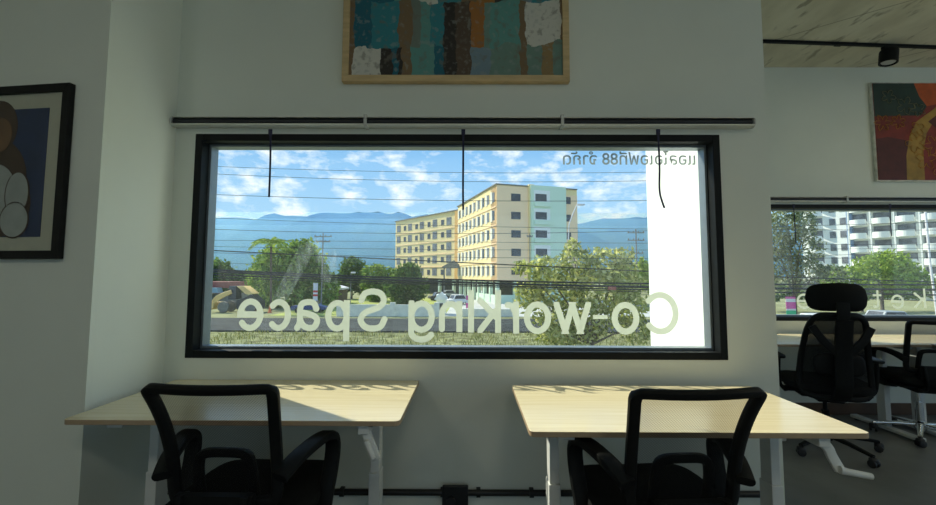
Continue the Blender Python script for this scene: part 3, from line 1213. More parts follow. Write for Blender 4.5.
# red painting in the farther room
A, B = P(872, 83.5, YB - 0.03), P(876, 180, YB - 0.03)
pb = thing('painting', 'red, orange and dark green canvas with gold line flowers on the farther wall', 'painting', (A.x, YB, B.z))
H = A.z - B.z
W = 1.25
pm = {k: plain('paint_' + k, c, 0.65, var=0.25, scale=14, bump=0.2) for k, c in dict(
    red=(0.20, 0.022, 0.014), green=(0.016, 0.040, 0.030), orange=(0.46, 0.085, 0.016), maroon=(0.085, 0.016, 0.014),
    gold=(0.34, 0.20, 0.035), line=(0.50, 0.24, 0.05), greyline=(0.20, 0.20, 0.12), blue=(0.022, 0.036, 0.105), brown=(0.07, 0.035, 0.02), white=(0.62, 0.63, 0.56)).items()}
b = MB()
b.box((0, -0.035, 0), (W, -0.001, H))
b.build('canvas', [pm['red']], pb, bevel=0.002)
b = MB()
b.box((-0.012, -0.03, -0.012), (0, -0.001, H + 0.012))
b.box((0, -0.03, -0.012), (W + 0.012, -0.001, 0))
b.box((W, -0.03, 0), (W + 0.012, -0.001, H + 0.012))
b.box((0, -0.03, H), (W, -0.001, H + 0.012))
b.build('frame', pm['white'], pb)


LAY = [0]


def patch(poly, mat, y, par, sx=1, sz=1, name='painted_shape'):
    LAY[0] += 1
    y = y - 0.0003 * LAY[0]
    b = MB()
    b.plate([(x * sx, z * sz) for x, z in poly], y - 0.0008, y)
    return b.build(name, mat, par)


yf = -0.0352
patch([(0, 0.655), (0.40, 0.665), (0.46, 0.76), (0.40, 0.86), (0.36, 1.0), (0, 1.0)], pm['green'], yf, pb, 0.72 / 0.65, H)
patch([(0.36, 1.0), (0.40, 0.86), (0.46, 0.76), (0.62, 0.80), (1.0, 0.88), (1.0, 1.0)], pm['orange'], yf, pb, 0.72 / 0.65, H)
patch([(0.24, 0), (0.25, 0.25), (0.29, 0.45), (0.36, 0.60), (0.48, 0.70), (0.60, 0.80), (0.66, 0.84), (0.66, 0.76), (0.52, 0.62),
       (0.44, 0.48), (0.40, 0.30), (0.395, 0)], pm['gold'], yf, pb, 0.72 / 0.65, H)
patch([(0, 0), (0.24, 0), (0.25, 0.25), (0.28, 0.40), (0.10, 0.44), (0, 0.42)], pm['maroon'], yf, pb, 0.72 / 0.65, H)
patch([(0.46, 0.60), (0.60, 0.72), (0.72, 0.74), (0.72, 0.50), (0.58, 0.48)], pm['maroon'], yf, pb, 0.72 / 0.65, H)
rnd = random.Random(5)


def scribble(cx, cz, r, mat, petals=5):
    b = MB()
    pts = []
    n = petals * 14
    ph = rnd.random() * 6
    for i in range(n):
        a = 2 * PI * i / n
        rr = r * (0.35 + 0.65 * abs(math.sin(petals * a / 2 + ph))) * rnd.uniform(0.9, 1.1)
        pts.append((cx + rr * math.cos(a), yf - 0.0044, cz + rr * math.sin(a)))
    b.tube(pts, 0.0028, 4, closed=True)
    b.build('gold_flower', mat, pb)


for cx, cz, r, k in ((0.07, 0.56, 0.08, 'line'), (0.22, 0.57, 0.07, 'line'), (0.14, 0.82, 0.07, 'greyline'), (0.30, 0.73, 0.09, 'greyline'),
                     (0.42, 0.69, 0.07, 'greyline'), (0.37, 0.36, 0.10, 'line'), (0.46, 0.20, 0.10, 'line'), (0.56, 0.34, 0.11, 'line'),
                     (0.66, 0.17, 0.11, 'line'), (0.40, 0.50, 0.07, 'line'), (0.70, 0.44, 0.09, 'line'), (0.60, 0.07, 0.08, 'line'),
                     (0.90, 0.3, 0.12, 'line'), (1.02, 0.6, 0.12, 'line')):
    scribble(cx, cz, r, pm[k], rnd.choice((4, 5, 6)))

# framed picture on the left pier (wall askew by 7 degrees)
yp = 1.70
q1 = P(75, 85.5, 1.76)
q0 = P(65, 259, 1.76)
pc = thing('framed_picture', 'black framed picture with a cream mat and blue background on the left pier', 'picture',
           (q0.x, 1.737 + (XL - q0.x) * ska, q0.z), -rad(7))
H = q1.z - q0.z
W = 0.60
b = MB()
rect_frame(b, -W, 0, 0, H, 0.034, -0.026, -0.001)
b.build('frame', M['black_wood'], pc, bevel=0.002)
b = MB()
b.box((-W + 0.033, -0.012, 0.033), (-0.033, -0.002, H - 0.033))
b.build('mat_board', M['mat_board'], pc)
ax0, ax1, az0, az1 = -W + 0.105, -0.105, 0.092, H - 0.10
b = MB()
b.box((ax0, -0.014, az0), (ax1, -0.0122, az1))
pr_ = b.build('print', pm['blue'], pc)
aw, ah = ax1 - ax0, az1 - az0


def blob(cx, cz, rx, rz, mat, y, n=28, tilt=0.0):
    poly = []
    for i in range(n):
        a = 2 * PI * i / n
        u, w = rx * math.cos(a), rz * math.sin(a)
        poly.append((ax0 + aw * cx + u * math.cos(tilt) - w * math.sin(tilt), az0 + ah * cz + u * math.sin(tilt) + w * math.cos(tilt)))
    b = MB()
    b.plate(poly, y - 0.0006, y)
    return b.build('painted_shape', mat, pc)


blob(0.30, 0.42, 0.185, 0.20, pm['brown'], -0.0142, tilt=-0.4)
blob(0.42, 0.25, 0.17, 0.14, pm['brown'], -0.0142)
blob(0.36, 0.86, 0.10, 0.12, pm['brown'], -0.0142)
gw = plain('paint_grey_white', (0.42, 0.43, 0.40), 0.8, var=0.1, scale=20)
tan = plain('paint_tan', (0.20, 0.10, 0.045), 0.8, var=0.15, scale=20)
blob(0.40, 0.80, 0.06, 0.075, tan, -0.0150)
blob(0.56, 0.36, 0.085, 0.095, pm['brown'], -0.0150)
blob(0.36, 0.34, 0.125, 0.135, pm['brown'], -0.0150)
blob(0.36, 0.34, 0.118, 0.128, gw, -0.0158)
blob(0.68, 0.33, 0.062, 0.10, pm['brown'], -0.0158)
blob(0.68, 0.33, 0.055, 0.092, gw, -0.0166)
blob(0.67, 0.13, 0.073, 0.078, pm['brown'], -0.0166)
blob(0.67, 0.13, 0.067, 0.072, gw, -0.0174)
b = MB()
b.box((-W + 0.034, -0.021, 0.034), (-0.034, -0.0195, H - 0.034))
b.build('glass', M['clear_glass'], pc)

# ------------------------------------------------------------------ conduit, socket box, track light
zc = PZ(491, YW, 468)
cd = thing('cable_conduit', 'black surface conduit running along the wall below the main window', 'conduit', (0, YW, zc))
b = MB()
b.tube([(XL + 0.01, -0.016, 0), (1.49, -0.016, 0)], 0.0145, 12)
b.build('pipe', M['black_box'], cd, smooth=True)
for x in (-1.2, -0.62, -0.13, 0.045, PX(531, YW, 491), 1.2):
    b = MB()
    b.tube([(x - 0.01, -0.017, 0), (x + 0.01, -0.017, 0)], 0.0205, 12)
    b.box((x - 0.01, -0.012, 0.0), (x + 0.01, 0, 0.02))
    b.build('clip', M['black_box'], cd, smooth=True)
xs = PX(455.5, YW, 491)
sb = thing('junction_box', 'square black junction box on the conduit between the two desks', 'electrical box', (xs, YW, zc))
b = MB()
b.box((-0.062, -0.055, -0.052), (0.062, -0.034, 0.048))
b.build('cover', M['black_box'], sb, bevel=0.005)
b = MB()
b.box((-0.056, -0.034, -0.046), (0.056, -0.031, 0.042))
b.build('gasket', M['caster'], sb)
b = MB()
b.tube([(-0.02, -0.065, -0.02), (-0.02, -0.055, -0.02)], 0.022, 16)
b.tube([(-0.02, -0.06, -0.03), (-0.005, -0.066, -0.09), (0.0, -0.06, -zc + 0.002)], 0.007, 8)
b.build('plug', M['caster'], sb, smooth=True)

ta, tb = P(740, 40.8, 3.6) - CAM, P(936, 47.5, 3.6) - CAM
ta, tb = CAM + ta * ((CZ - 0.015 - CAM.z) / ta.z), CAM + tb * ((CZ - 0.015 - CAM.z) / tb.z)
ta.z = tb.z = CZ
d = (tb - ta).normalized()
tk = thing('light_track', 'thin black lighting track along the raw concrete ceiling', 'light track', (ta.x, ta.y, CZ), math.atan2(d.y, d.x))
b = MB()
b.box((0, -0.014, -0.024), (3.6, 0.014, -0.001))
b.build('track', M['black_metal'], tk, bevel=0.002)
LT = (P(890, 46, 3.64) - ta).length
for s in (0.9, 2.9):
    b = MB()
    b.box((s - 0.03, -0.018, -0.028), (s + 0.03, 0.018, -0.0245))
    b.build('joint_cover', M['black_metal'], tk)
sp = thing('spotlight', 'black cylindrical spotlight hanging from the ceiling track', 'spotlight', tuple(ta + d * LT + Vector((0, 0, -0.025))), math.atan2(d.y, d.x))
b = MB()
b.box((-0.06, -0.016, -0.03), (0.06, 0.016, 0.0))
b.tube([(0, 0, -0.03), (0, 0, -0.05)], 0.012, 10)
b.build('adapter', M['black_metal'], sp, bevel=0.002)
b = MB()
rt = Matrix.Rotation(rad(8), 3, 'Y')
b.lathe([(0.02, 0.0), (0.062, -0.004), (0.066, -0.012), (0.066, -0.12), (0.058, -0.122), (0.05, -0.10)], 24, (0, 0, -0.03), rt)
b.build('housing', M['black_metal'], sp, smooth=True)
b = MB()
b.lathe([(0.048, -0.112), (0.05, -0.108), (0.05, -0.104)], 24, (0, 0, -0.03), rt)
b.build('lens', M['clear_plastic'], sp, smooth=True)

# ================================================================== OUTSIDE
rng = np.random.default_rng(11)
M['ground'] = plain('dry_ground', (0.26, 0.27, 0.14), 0.95, var=0.25, scale=0.25, spec=0.1)
M['lawn'] = plain('lawn', (0.36, 0.40, 0.12), 0.95, var=0.2, scale=0.6, spec=0.1)
M['verge'] = plain('verge_soil', (0.20, 0.21, 0.095), 0.95, var=0.6, scale=1.2, spec=0.1)
M['road'] = plain('asphalt', (0.036, 0.044, 0.044), 0.9, var=0.85, scale=1.6, spec=0.2, stretch=(0.5, 1.5, 1))
M['fence_white'] = plain('weathered_white_wall', (0.84, 0.81, 0.68), 0.9, var=0.1, scale=1.5)
M['dusty'] = plain('dusty_tyre', (0.22, 0.21, 0.18), 0.9, var=0.2, scale=3)
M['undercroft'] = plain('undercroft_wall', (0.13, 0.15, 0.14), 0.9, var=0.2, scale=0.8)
M['forecourt'] = plain('pale_forecourt', (0.50, 0.51, 0.47), 0.9, var=0.1, scale=0.5)
M['rail_white'] = plain('guard_rail_paint', (0.74, 0.77, 0.74), 0.5, var=0.05, scale=4)
M['cream'] = plain('cream_facade', (0.88, 0.71, 0.37), 0.85, var=0.03, scale=0.3)
M['tan'] = plain('tan_facade', (0.92, 0.68, 0.43), 0.85, var=0.03, scale=0.3)
M['orange_f'] = plain('orange_facade', (0.78, 0.46, 0.16), 0.85, var=0.03, scale=0.3)
M['mint'] = plain('mint_facade', (0.62, 0.78, 0.63), 0.85, var=0.03, scale=0.3)
M['white_f'] = plain('white_facade', (0.80, 0.83, 0.80), 0.85, var=0.02, scale=0.3)
M['panel_f'] = plain('pale_window_panel', (0.78, 0.76, 0.64), 0.85, var=0.02, scale=0.3)
M['blue_f'] = plain('blue_facade_strip', (0.24, 0.34, 0.52), 0.85, var=0.03, scale=0.3)
M['dark_glass'] = plain('dark_window_glass', (0.05, 0.06, 0.075), 0.25, var=0.3, scale=0.8)
M['grey_glass'] = plain('curtained_window_glass', (0.17, 0.18, 0.20), 0.3, var=0.4, scale=0.9)
M['bark'] = plain('bark', (0.13, 0.10, 0.07), 0.9, var=0.3, scale=6)
M['wire'] = plain('overhead_cable', (0.010, 0.013, 0.015), 0.8, var=0.1, scale=2)
M['conc_pole'] = plain('concrete_pole', (0.20, 0.21, 0.21), 0.85, var=0.1, scale=2)
M['yellow_p'] = plain('loader_yellow', (0.74, 0.52, 0.20), 0.5, var=0.1, scale=2)
M['car_blue'] = plain('blue_car_paint', (0.03, 0.06, 0.20), 0.3, var=0.05, scale=2)
M['car_white'] = plain('white_car_paint', (0.70, 0.72, 0.72), 0.3, var=0.03, scale=2)
M['car_dark'] = plain('dark_car_paint', (0.035, 0.04, 0.045), 0.3, var=0.05, scale=2)
M['car_silver'] = plain('silver_car_paint', (0.34, 0.38, 0.40), 0.3, var=0.05, scale=2)
M['pink'] = plain('pink_banner', (0.72, 0.12, 0.38), 0.7, var=0.1, scale=1.5)
M['sign_white'] = plain('sign_white', (0.78, 0.76, 0.78), 0.6, var=0.05, scale=2)
M['sign_green'] = plain('sign_green', (0.05, 0.50, 0.24), 0.6, var=0.1, scale=2)
M['sign_red'] = plain('sign_red', (0.62, 0.06, 0.06), 0.6, var=0.1, scale=2)
M['roof_red'] = plain('red_brown_roof', (0.30, 0.10, 0.08), 0.8, var=0.15, scale=1)
M['roof_blue'] = plain('blue_roof', (0.22, 0.36, 0.48), 0.6, var=0.1, scale=1)
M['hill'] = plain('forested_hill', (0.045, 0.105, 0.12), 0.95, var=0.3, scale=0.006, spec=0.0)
M['leaf_a'] = leaf_mat('mixed_green_leaves', [(0.0, (0.09, 0.18, 0.04)), (0.5, (0.22, 0.36, 0.08)), (1.0, (0.46, 0.56, 0.17))])
M['leaf_dark'] = leaf_mat('dark_leaves', [(0.0, (0.05, 0.10, 0.035)), (0.6, (0.11, 0.20, 0.06)), (1.0, (0.24, 0.34, 0.12))])
M['leaf_olive'] = leaf_mat('olive_leaves', [(0.0, (0.16, 0.20, 0.05)), (0.45, (0.42, 0.46, 0.16)), (1.0, (0.85, 0.82, 0.50))], 0.6)
M['leaf_lime'] = leaf_mat('lime_leaves', [(0.0, (0.13, 0.22, 0.03)), (0.5, (0.30, 0.44, 0.07)), (1.0, (0.50, 0.62, 0.16))])
M['leaf_grey'] = leaf_mat('grey_green_leaves', [(0.0, (0.09, 0.12, 0.06)), (0.5, (0.22, 0.26, 0.14)), (1.0, (0.50, 0.52, 0.38))], 0.5)
M['grass'] = leaf_mat('grass_blades', [(0.0, (0.10, 0.14, 0.045)), (0.6, (0.26, 0.27, 0.10)), (1.0, (0.46, 0.42, 0.20))], 0.3)


def slab(name, x0, x1, y0, y1, z, mat, label, cat, kind='structure'):
    b = MB()
    b.box((x0, y0, z - 0.3), (x1, y1, z))
    return tag(b.build(name, mat), label, cat, kind=kind)


slab('ground', -2500, 2500, 5.5, 3200, GZ - 0.02, M['ground'], 'flat dry ground stretching from the street to the hills', 'ground')
slab('verge', -60, 90, 14, 36.3, GZ, M['verge'], 'strip of dry grassy verge at the bottom of the window view', 'ground')
slab('road', -60, 90, 36.3, 48.2, GZ + 0.015, M['road'], 'dark asphalt road crossing the window view', 'road')
slab('lawn', -24, -3, 51, 92, GZ + 0.01, M['lawn'], 'yellow green lawn behind the low white wall', 'lawn')
slab('forecourt', -3, 26, 51, 140, GZ + 0.012, M['forecourt'], 'pale forecourt in front of the cream building', 'ground')


def quads(centers, sizes, seed, upright=False):
    """random leaf-shaped diamonds, returned as vertex and face arrays"""
    r = np.random.default_rng(seed)
    n = len(centers)
    a = r.normal(size=(n, 3))
    a /= np.linalg.norm(a, axis=1)[:, None]
    c = r.normal(size=(n, 3))
    if upright:
        a = np.stack([r.normal(0, 0.3, n), r.normal(0, 0.3, n), np.ones(n)], 1)
        a /= np.linalg.norm(a, axis=1)[:, None]
    b = np.cross(a, c)
    b /= np.linalg.norm(b, axis=1)[:, None]
    s = np.asarray(sizes)[:, None]
    w = 0.14 if upright else 0.45
    v = np.stack([centers - a * s, centers + b * s * w, centers + a * s, centers - b * s * w], 1).reshape(-1, 3)
    f = np.arange(4 * n).reshape(-1, 4)
    return v, f


def leaf_obj(name, centers, sizes, seed, mat, parent=None, upright=False):
    v, f = quads(np.asarray(centers), sizes, seed, upright)
    me = bpy.data.meshes.new(name)
    me.from_pydata(v.tolist(), [], f.tolist())
    me.materials.append(mat)
    o = bpy.data.objects.new(name, me)
    COL.objects.link(o)
    if parent is not None:
        o.parent = parent
    return o


def crown_points(blobs, n, seed, hollow=0.55):
    """points in the outer layers of ellipsoid clumps, blobs = (x, y, z, rx, ry, rz)"""
    r = np.random.default_rng(seed)
    bl = np.array(blobs, float)
    vol = bl[:, 3] * bl[:, 5]
    idx = r.choice(len(bl), n, p=vol / vol.sum())
    d = r.normal(size=(n, 3))
    d /= np.linalg.norm(d, axis=1)[:, None]
    rr = (hollow + (1 - hollow) * r.random(n) ** 0.6) * (1 + 0.12 * r.normal(size=n))
    return bl[idx, :3] + d * bl[idx, 3:] * rr[:, None]


def tree(name, label, cat, base, blobs, n, leaf, mat, seed, group=None, trunk_r=0.18):
    """blobs relative to the base point"""
    root = thing(name, label, cat, base, 0, group)
    pts = crown_points(blobs, n, seed)
    pts = pts[pts[:, 2] > 0.1]
    r = np.random.default_rng(seed + 1)
    leaf_obj('foliage', pts, leaf * r.uniform(0.6, 1.3, len(pts)), seed, mat, root)
    b = MB()
    zt = min(q[2] for q in blobs)
    b.tube(spline([(0, 0, -0.1), (0.08, 0.03, zt * 0.5), (0, 0, zt)], 3), [trunk_r * (1 - 0.05 * i) for i in range(7)], 8)
    for i, q in enumerate(blobs):
        b.tube([(0, 0, zt * 0.75), (q[0] * 0.5, q[1] * 0.5, (zt + q[2]) / 2), (q[0], q[1], q[2])], [trunk_r * 0.55, trunk_r * 0.35, trunk_r * 0.12], 6)
    b.build('trunk', M['bark'], root, smooth=True)
    return root


def px_blobs(Y, items, depth=0.8):
    """crown clumps given as photo ellipses (x, y, half width, half height) at distance Y"""
    out = []
    k = Y / F
    for i, (x, y, rx, ry) in enumerate(items):
        p = P(x, y, Y)
        out.append((p.x, p.y + ((i * 37) % 7 - 3) / 3.0 * rx * k * 0.4, p.z, rx * k, rx * k * depth, ry * k))
    return out


def px_tree(name, label, Y, items, n, leaf, mat, seed, xbase=None, group=None, trunk_r=0.18, cat='tree'):
    bl = px_blobs(Y, items)
    bx = P(xbase, 276, Y).x if xbase is not None else sum(q[0] for q in bl) / len(bl)
    base = (bx, Y, GZ)
    rel = [(q[0] - bx, q[1] - Y, q[2] - GZ, q[3], q[4], q[5]) for q in bl]
    return tree(name, label, cat, base, rel, n, leaf, mat, seed, group, trunk_r)


GT = 'trees along the far side of the road'
px_tree('broadleaf_tree', 'large bushy green tree left of the utility pole, beyond the road', 66,
        [(285, 268, 24, 24), (303, 252, 14, 13), (312, 278, 17, 24), (262, 278, 17, 20), (290, 296, 26, 14), (328, 290, 11, 18), (300, 266, 20, 22)], 9000, 0.42, M['leaf_a'], 1, 296, GT)
px_tree('broadleaf_tree', 'low dark trees behind the yellow loader at the left edge of the window', 84,
        [(222, 276, 16, 14), (240, 283, 14, 12), (212, 272, 10, 12), (226, 292, 18, 12)], 3600, 0.5, M['leaf_dark'], 2, 226, GT)
px_tree('broadleaf_tree', 'dark round tree left of the cream building, behind the lawn', 88,
        [(354, 268, 12, 11), (348, 280, 12, 10), (340, 287, 12, 8), (360, 284, 12, 10)], 2600, 0.46, M['leaf_dark'], 3, 352, GT)
px_tree('broadleaf_tree', 'pale green tree in the middle of the lawn trees', 80,
        [(376, 272, 12, 8), (382, 284, 12, 9), (370, 284, 9, 8), (390, 276, 9, 8), (378, 293, 13, 8)], 2600, 0.42, M['leaf_a'], 4, 378, GT)
px_tree('broadleaf_tree', 'dark leafy tree hiding the lower left corner of the cream building', 72,
        [(408, 278, 14, 13), (398, 288, 13, 11), (416, 288, 12, 12), (406, 298, 15, 9), (412, 272, 10, 9)], 3400, 0.42, M['leaf_dark'], 5, 408, GT)
px_tree('near_tree', 'near olive leaved tree in front of the cream building, crossed by thick cables', 23.5,
        [(545, 272, 22, 16), (576, 262, 18, 16), (603, 265, 22, 17), (560, 290, 30, 18), (598, 290, 32, 22), (625, 280, 18, 20),
         (560, 318, 24, 16), (552, 334, 16, 11), (590, 318, 24, 18), (628, 308, 18, 18), (530, 296, 16, 15), (522, 268, 10, 8), (636, 330, 16, 14),
         (572, 247, 7, 9), (620, 256, 13, 8), (575, 338, 18, 10)], 6500, 0.17, M['leaf_olive'], 6, 590, None, 0.13)
px_tree('broadleaf_tree', 'green trees at the foot of the hills beside the white outer wall', 120,
        [(640, 268, 8, 10), (628, 276, 9, 8), (650, 278, 12, 14), (612, 280, 10, 8)], 1800, 0.6, M['leaf_lime'], 7, 640, GT)
px_tree('tall_tree', 'tall thin leaved grey green tree at the left of the farther window', 37,
        [(784, 228, 16, 20), (800, 248, 18, 18), (780, 262, 18, 18), (808, 222, 12, 16), (806, 272, 16, 12), (786, 208, 16, 14), (790, 284, 22, 10), (826, 274, 14, 9),
         (770, 240, 16, 26)], 5200, 0.17, M['leaf_grey'], 8, 793, None, 0.16)
px_tree('round_shrub_tree', 'rounded lime green tree in front of the white balconies', 52,
        [(868, 268, 20, 13), (886, 264, 18, 13), (904, 272, 16, 11), (850, 276, 15, 10), (878, 280, 26, 10), (918, 280, 14, 9), (836, 282, 12, 8)], 5200, 0.26, M['leaf_lime'], 9, 880, None, 0.2)
px_tree('broadleaf_tree', 'dark tree line under the rounded tree in the farther window', 60,
        [(830, 292, 18, 9), (856, 292, 18, 8), (884, 292, 20, 7), (914, 292, 20, 8), (800, 292, 18, 9), (770, 292, 18, 9), (945, 290, 16, 9)], 3600, 0.32, M['leaf_dark'], 10, 860, GT)
# a palm
Yp = 58
pb_ = P(269, 302, Yp)
palm = thing('palm_tree', 'palm tree with spreading fronds beside the large bushy tree', 'palm tree', (pb_.x, Yp, GZ))
hz = PZ(241, Yp, 270) - GZ
b = MB()
b.tube(spline([(0.3, 0, -0.05), (0.15, 0, hz * 0.5), (0, 0, hz)], 4), 0.16, 8)
b.build('trunk', M['bark'], palm, smooth=True)
for i in range(18):
    a = 2 * PI * i / 18 + 0.2
    up = rnd.uniform(0.3, 1.5)
    L = rnd.uniform(2.2, 3.1)
    mid = [Vector((math.cos(a) * L * t, math.sin(a) * L * t, hz + up * L * 0.5 * t - 1.0 * L * t * t * 0.62)) for t in (0, 0.2, 0.4, 0.6, 0.8, 1.0)]
    side = Vector((-math.sin(a), math.cos(a), 0))
    b = MB()
    vs, fs = [], []
    for t in range(5):
        for q in range(3):
            u = (q + 0.5) / 3
            p = mid[t].lerp(mid[t + 1], u)
            for sd in (-1, 1):
                tip = p + side * sd * 0.55 + Vector((math.cos(a) * 0.3, math.sin(a) * 0.3, -0.35))
                o = len(vs)
                wd = (mid[t + 1] - mid[t]).normalized() * 0.11
                vs += [p - wd, p + wd, tip]
                fs.append((o, o + 1, o + 2))
    b.add(vs, fs)
    b.tube(mid, 0.03, 4)
    b.build('frond', M['leaf_lime'], palm, fix=False)

# verge grass
r = np.random.default_rng(21)
n = 9000
gx = r.uniform(-20, 30, n)
gy = r.uniform(26, 36.2, n)
keep = (np.sin(gx * 1.3) + np.sin(gy * 2.1 + gx) + r.normal(0, 0.8, n)) > -0.5
pts = np.stack([gx, gy, np.full(n, GZ + 0.12)], 1)[keep]
g = leaf_obj('verge_grass', pts, r.uniform(0.1, 0.24, len(pts)), 22, M['grass'], None, True)
tag(g, 'dry grass tufts along the near roadside verge', 'grass', kind='stuff')
# hills
def ridge(name, label, pts, Y, depth, seed):
    xs = [p[0] for p in pts]
    r = np.random.default_rng(seed)
    nx = 260
    X0, X1 = P(pts[0][0], 276, Y).x, P(pts[-1][0], 276, Y).x
    def fn(u, v):
        X = X0 + (X1 - X0) * u
        px = 470 + X / Y * F
        top = np.interp(px, xs, [PZ(p[1], Y, p[0]) for p in pts])
        z = GZ - 5 + (top - GZ) * math.sin(v * PI * 0.62) / 1.0
        n = 22 * math.sin(X * 0.011 + v * 9) + 14 * math.sin(X * 0.023 + v * 5 + 2) + 7 * math.sin(X * 0.05)
        yo = Y - depth + depth * v * 1.24
        return (X + 30 * math.sin(v * 7 + X * 0.004), yo, z + n * min(1, v * 3) * (0.4 if 0.6 < v < 0.95 else 1))
    b = MB()
    b.grid(fn, nx, 14)
    return tag(b.build(name, M['hill'], None, smooth=True), label, 'hills', kind='structure')


ridge('hills', 'blue hazy mountain ridge on the horizon left and right of the cream building',
      [(-400, 250), (0, 232), (120, 226), (212, 222), (240, 218), (262, 220), (300, 220), (320, 217), (345, 213), (360, 212), (375, 214), (395, 218),
       (430, 216), (460, 222), (520, 226), (578, 224), (600, 221), (622, 219), (645, 218), (700, 224), (800, 230), (1100, 236), (1500, 246)], 2300, 900, 3)

# ------------------------------------------------------------------ cream building
GBW = None
def face_frame(p0, d):
    """returns f(s, out, z) for a facade starting at p0 along unit vector d, outward normal to the viewer's side"""
    d = Vector(d).normalized()
    nrm = Vector((d.y, -d.x))
    if nrm.dot(Vector((-p0[0], -p0[1]))) < 0:
        nrm = -nrm
    return lambda s, o, z: (p0[0] + d.x * s + nrm.x * o, p0[1] + d.y * s + nrm.y * o, z)


def fbox(b, ff, s0, s1, o0, o1, z0, z1, mi=0):
    vs = [ff(s0, o0, z0), ff(s1, o0, z0), ff(s1, o1, z0), ff(s0, o1, z0), ff(s0, o0, z1), ff(s1, o0, z1), ff(s1, o1, z1), ff(s0, o1, z1)]
    b.add(vs, [(0, 3, 2, 1), (4, 5, 6, 7), (0, 1, 5, 4), (1, 2, 6, 5), (2, 3, 7, 6), (3, 0, 4, 7)], mi)


A = Vector((4.7, 74.0))
dl = Vector((-7.5, 24.5)).normalized()       # long face of the near wing
de = Vector((24.5, 7.5)).normalized()        # end face
zt = PZ(184.5, 74, 497)
zb = PZ(281.5, 74, 497)
FL = (zt - zb) / 5.2
bd = thing('apartment_building', 'cream five storey building with a mint green strip, raised on columns beyond the road', 'building', (A.x, A.y, GZ))
bpos = Vector((A.x, A.y, GZ))


def bb(b, name, mats):
    b.v = [(x - bpos.x, y - bpos.y, z - bpos.z) for x, y, z in b.v]
    return b.build(name, mats, bd)


f_long = face_frame(A, dl)
f_end = face_frame(A, de)
LL, LE = 25.6, 16.0
b = MB()
fbox(b, f_long, 0.02, LL, -LE, 0, zb, zt)
bb(b, 'wing_wall', M['cream'])
b = MB()
fbox(b, f_end, 0, 6.3, -3, 0.08, zb, zt - 0.15)
bb(b, 'end_wall', M['tan'])
b = MB()
fbox(b, f_end, 13.1, LE, -3, 0.05, zb, zt - 1.1)
bb(b, 'end_wall', M['tan'])
b = MB()
fbox(b, f_end, 6.2, 13.2, -2.0, 0.9, GZ, zt + 0.15)
bb(b, 'stair_tower', M['mint'])
b = MB()
fbox(b, f_end, 6.0, 7.0, -2.0, 0.5, zb, zt + 0.35)
bb(b, 'tower_pier', M['cream'])
b = MB()
fbox(b, f_long, -0.2, LL + 0.2, -LE, 0.25, zt, zt + 0.18)
bb(b, 'roof', M['conc_pole'])
b = MB()
fbox(b, f_long, LL - 9, LL - 2, -9, -3, zt, zt + 2.2)
bb(b, 'roof_room', M['tan'])
# left wing
B0 = Vector((P(457.5, 276, 105).x, 105.0))
B1 = Vector((P(395, 276, 128).x, 128.0))
dw = (B1 - B0).normalized()
LW = (B1 - B0).length
f_w = face_frame(B0, dw)
zt2 = PZ(210.5, 105, 457)
zb2 = PZ(279.5, 105, 457)
b = MB()
fbox(b, f_w, 0.0, LW, -12, 0, zb2, zt2)
bb(b, 'wing_wall', M['cream'])
b = MB()
fbox(b, f_w, -0.9, 0.9, -9, 0.25, zb2, zt2 + 0.1)
bb(b, 'corner_pier', M['orange_f'])
b = MB()
fbox(b, f_w, -0.9, LW + 0.2, -12, 0.3, zt2, zt2 + 0.25)
bb(b, 'roof', M['conc_pole'])
b = MB()
for k in range(5):
    z = zb2 + FL * k
    fbox(b, f_w, 0.95, LW, 0, 0.12, z - 0.12, z + 0.05)
    z = zb + FL * (k + 0.02)
    fbox(b, f_long, 0, LL, 0, 0.12, z - 0.10, z + 0.08)
bb(b, 'floor_bands', M['tan'])
# windows: one mesh per window
for k in range(5):
    for i in range(9):
        s = 1.1 + i * 2.78
        z = zb + FL * (k + 0.32)
        b = MB()
        fbox(b, f_long, s, s + 1.0, 0.0, 0.05, z, z + 1.75)
        w = bb(b, 'window', M['grey_glass'] if (i + k) % 3 else M['dark_glass'])
        b = MB()
        fbox(b, f_long, s + 1.1, s + 2.0, 0.0, 0.10, z - 0.2, z + 1.95)
        bb(b, 'window_panel', M['panel_f'])
rw = random.Random(3)
for k in range(5):
    for i in range(9):
        s = 2.6 + i * 3.08
        big = i % 2 == 0
        z = zb2 + FL * 0.985 * (k + (0.30 if big else 0.36))
        if z + 2 > zt2:
            continue
        b = MB()
        fbox(b, f_w, s, s + (2.0 if big else 1.25), 0.0, 0.06, z, z + (1.95 if big else 1.35))
        bb(b, 'window', M['grey_glass'] if big else M['dark_glass'])
for k in range(5):
    z = zb + FL * (k + 0.36)
    b = MB()
    fbox(b, f_end, 2.7, 4.5, 0.06, 0.14, z, z + 1.3)
    w = bb(b, 'window', M['dark_glass'])
    b = MB()
    fbox(b, f_end, 13.2, 14.6, 0.0, 0.12, z, z + 1.3)
    bb(b, 'window', M['dark_glass'])
    b = MB()
    fbox(b, f_end, 6.75, 9.9, 0.85, 0.98, z - 0.9, z + 2.0)
    bl_ = bb(b, 'balcony', M['white_f'])
    b = MB()
    fbox(b, f_end, 7.0, 9.2, 0.98, 1.03, z + 0.05, z + 1.35)
    bb(b, 'window', M['dark_glass'])
    b = MB()
    fbox(b, f_end, 6.7, 9.95, 0.98, 1.25, z - 0.9, z - 0.1)
    bb(b, 'balcony_parapet', M['mint'])
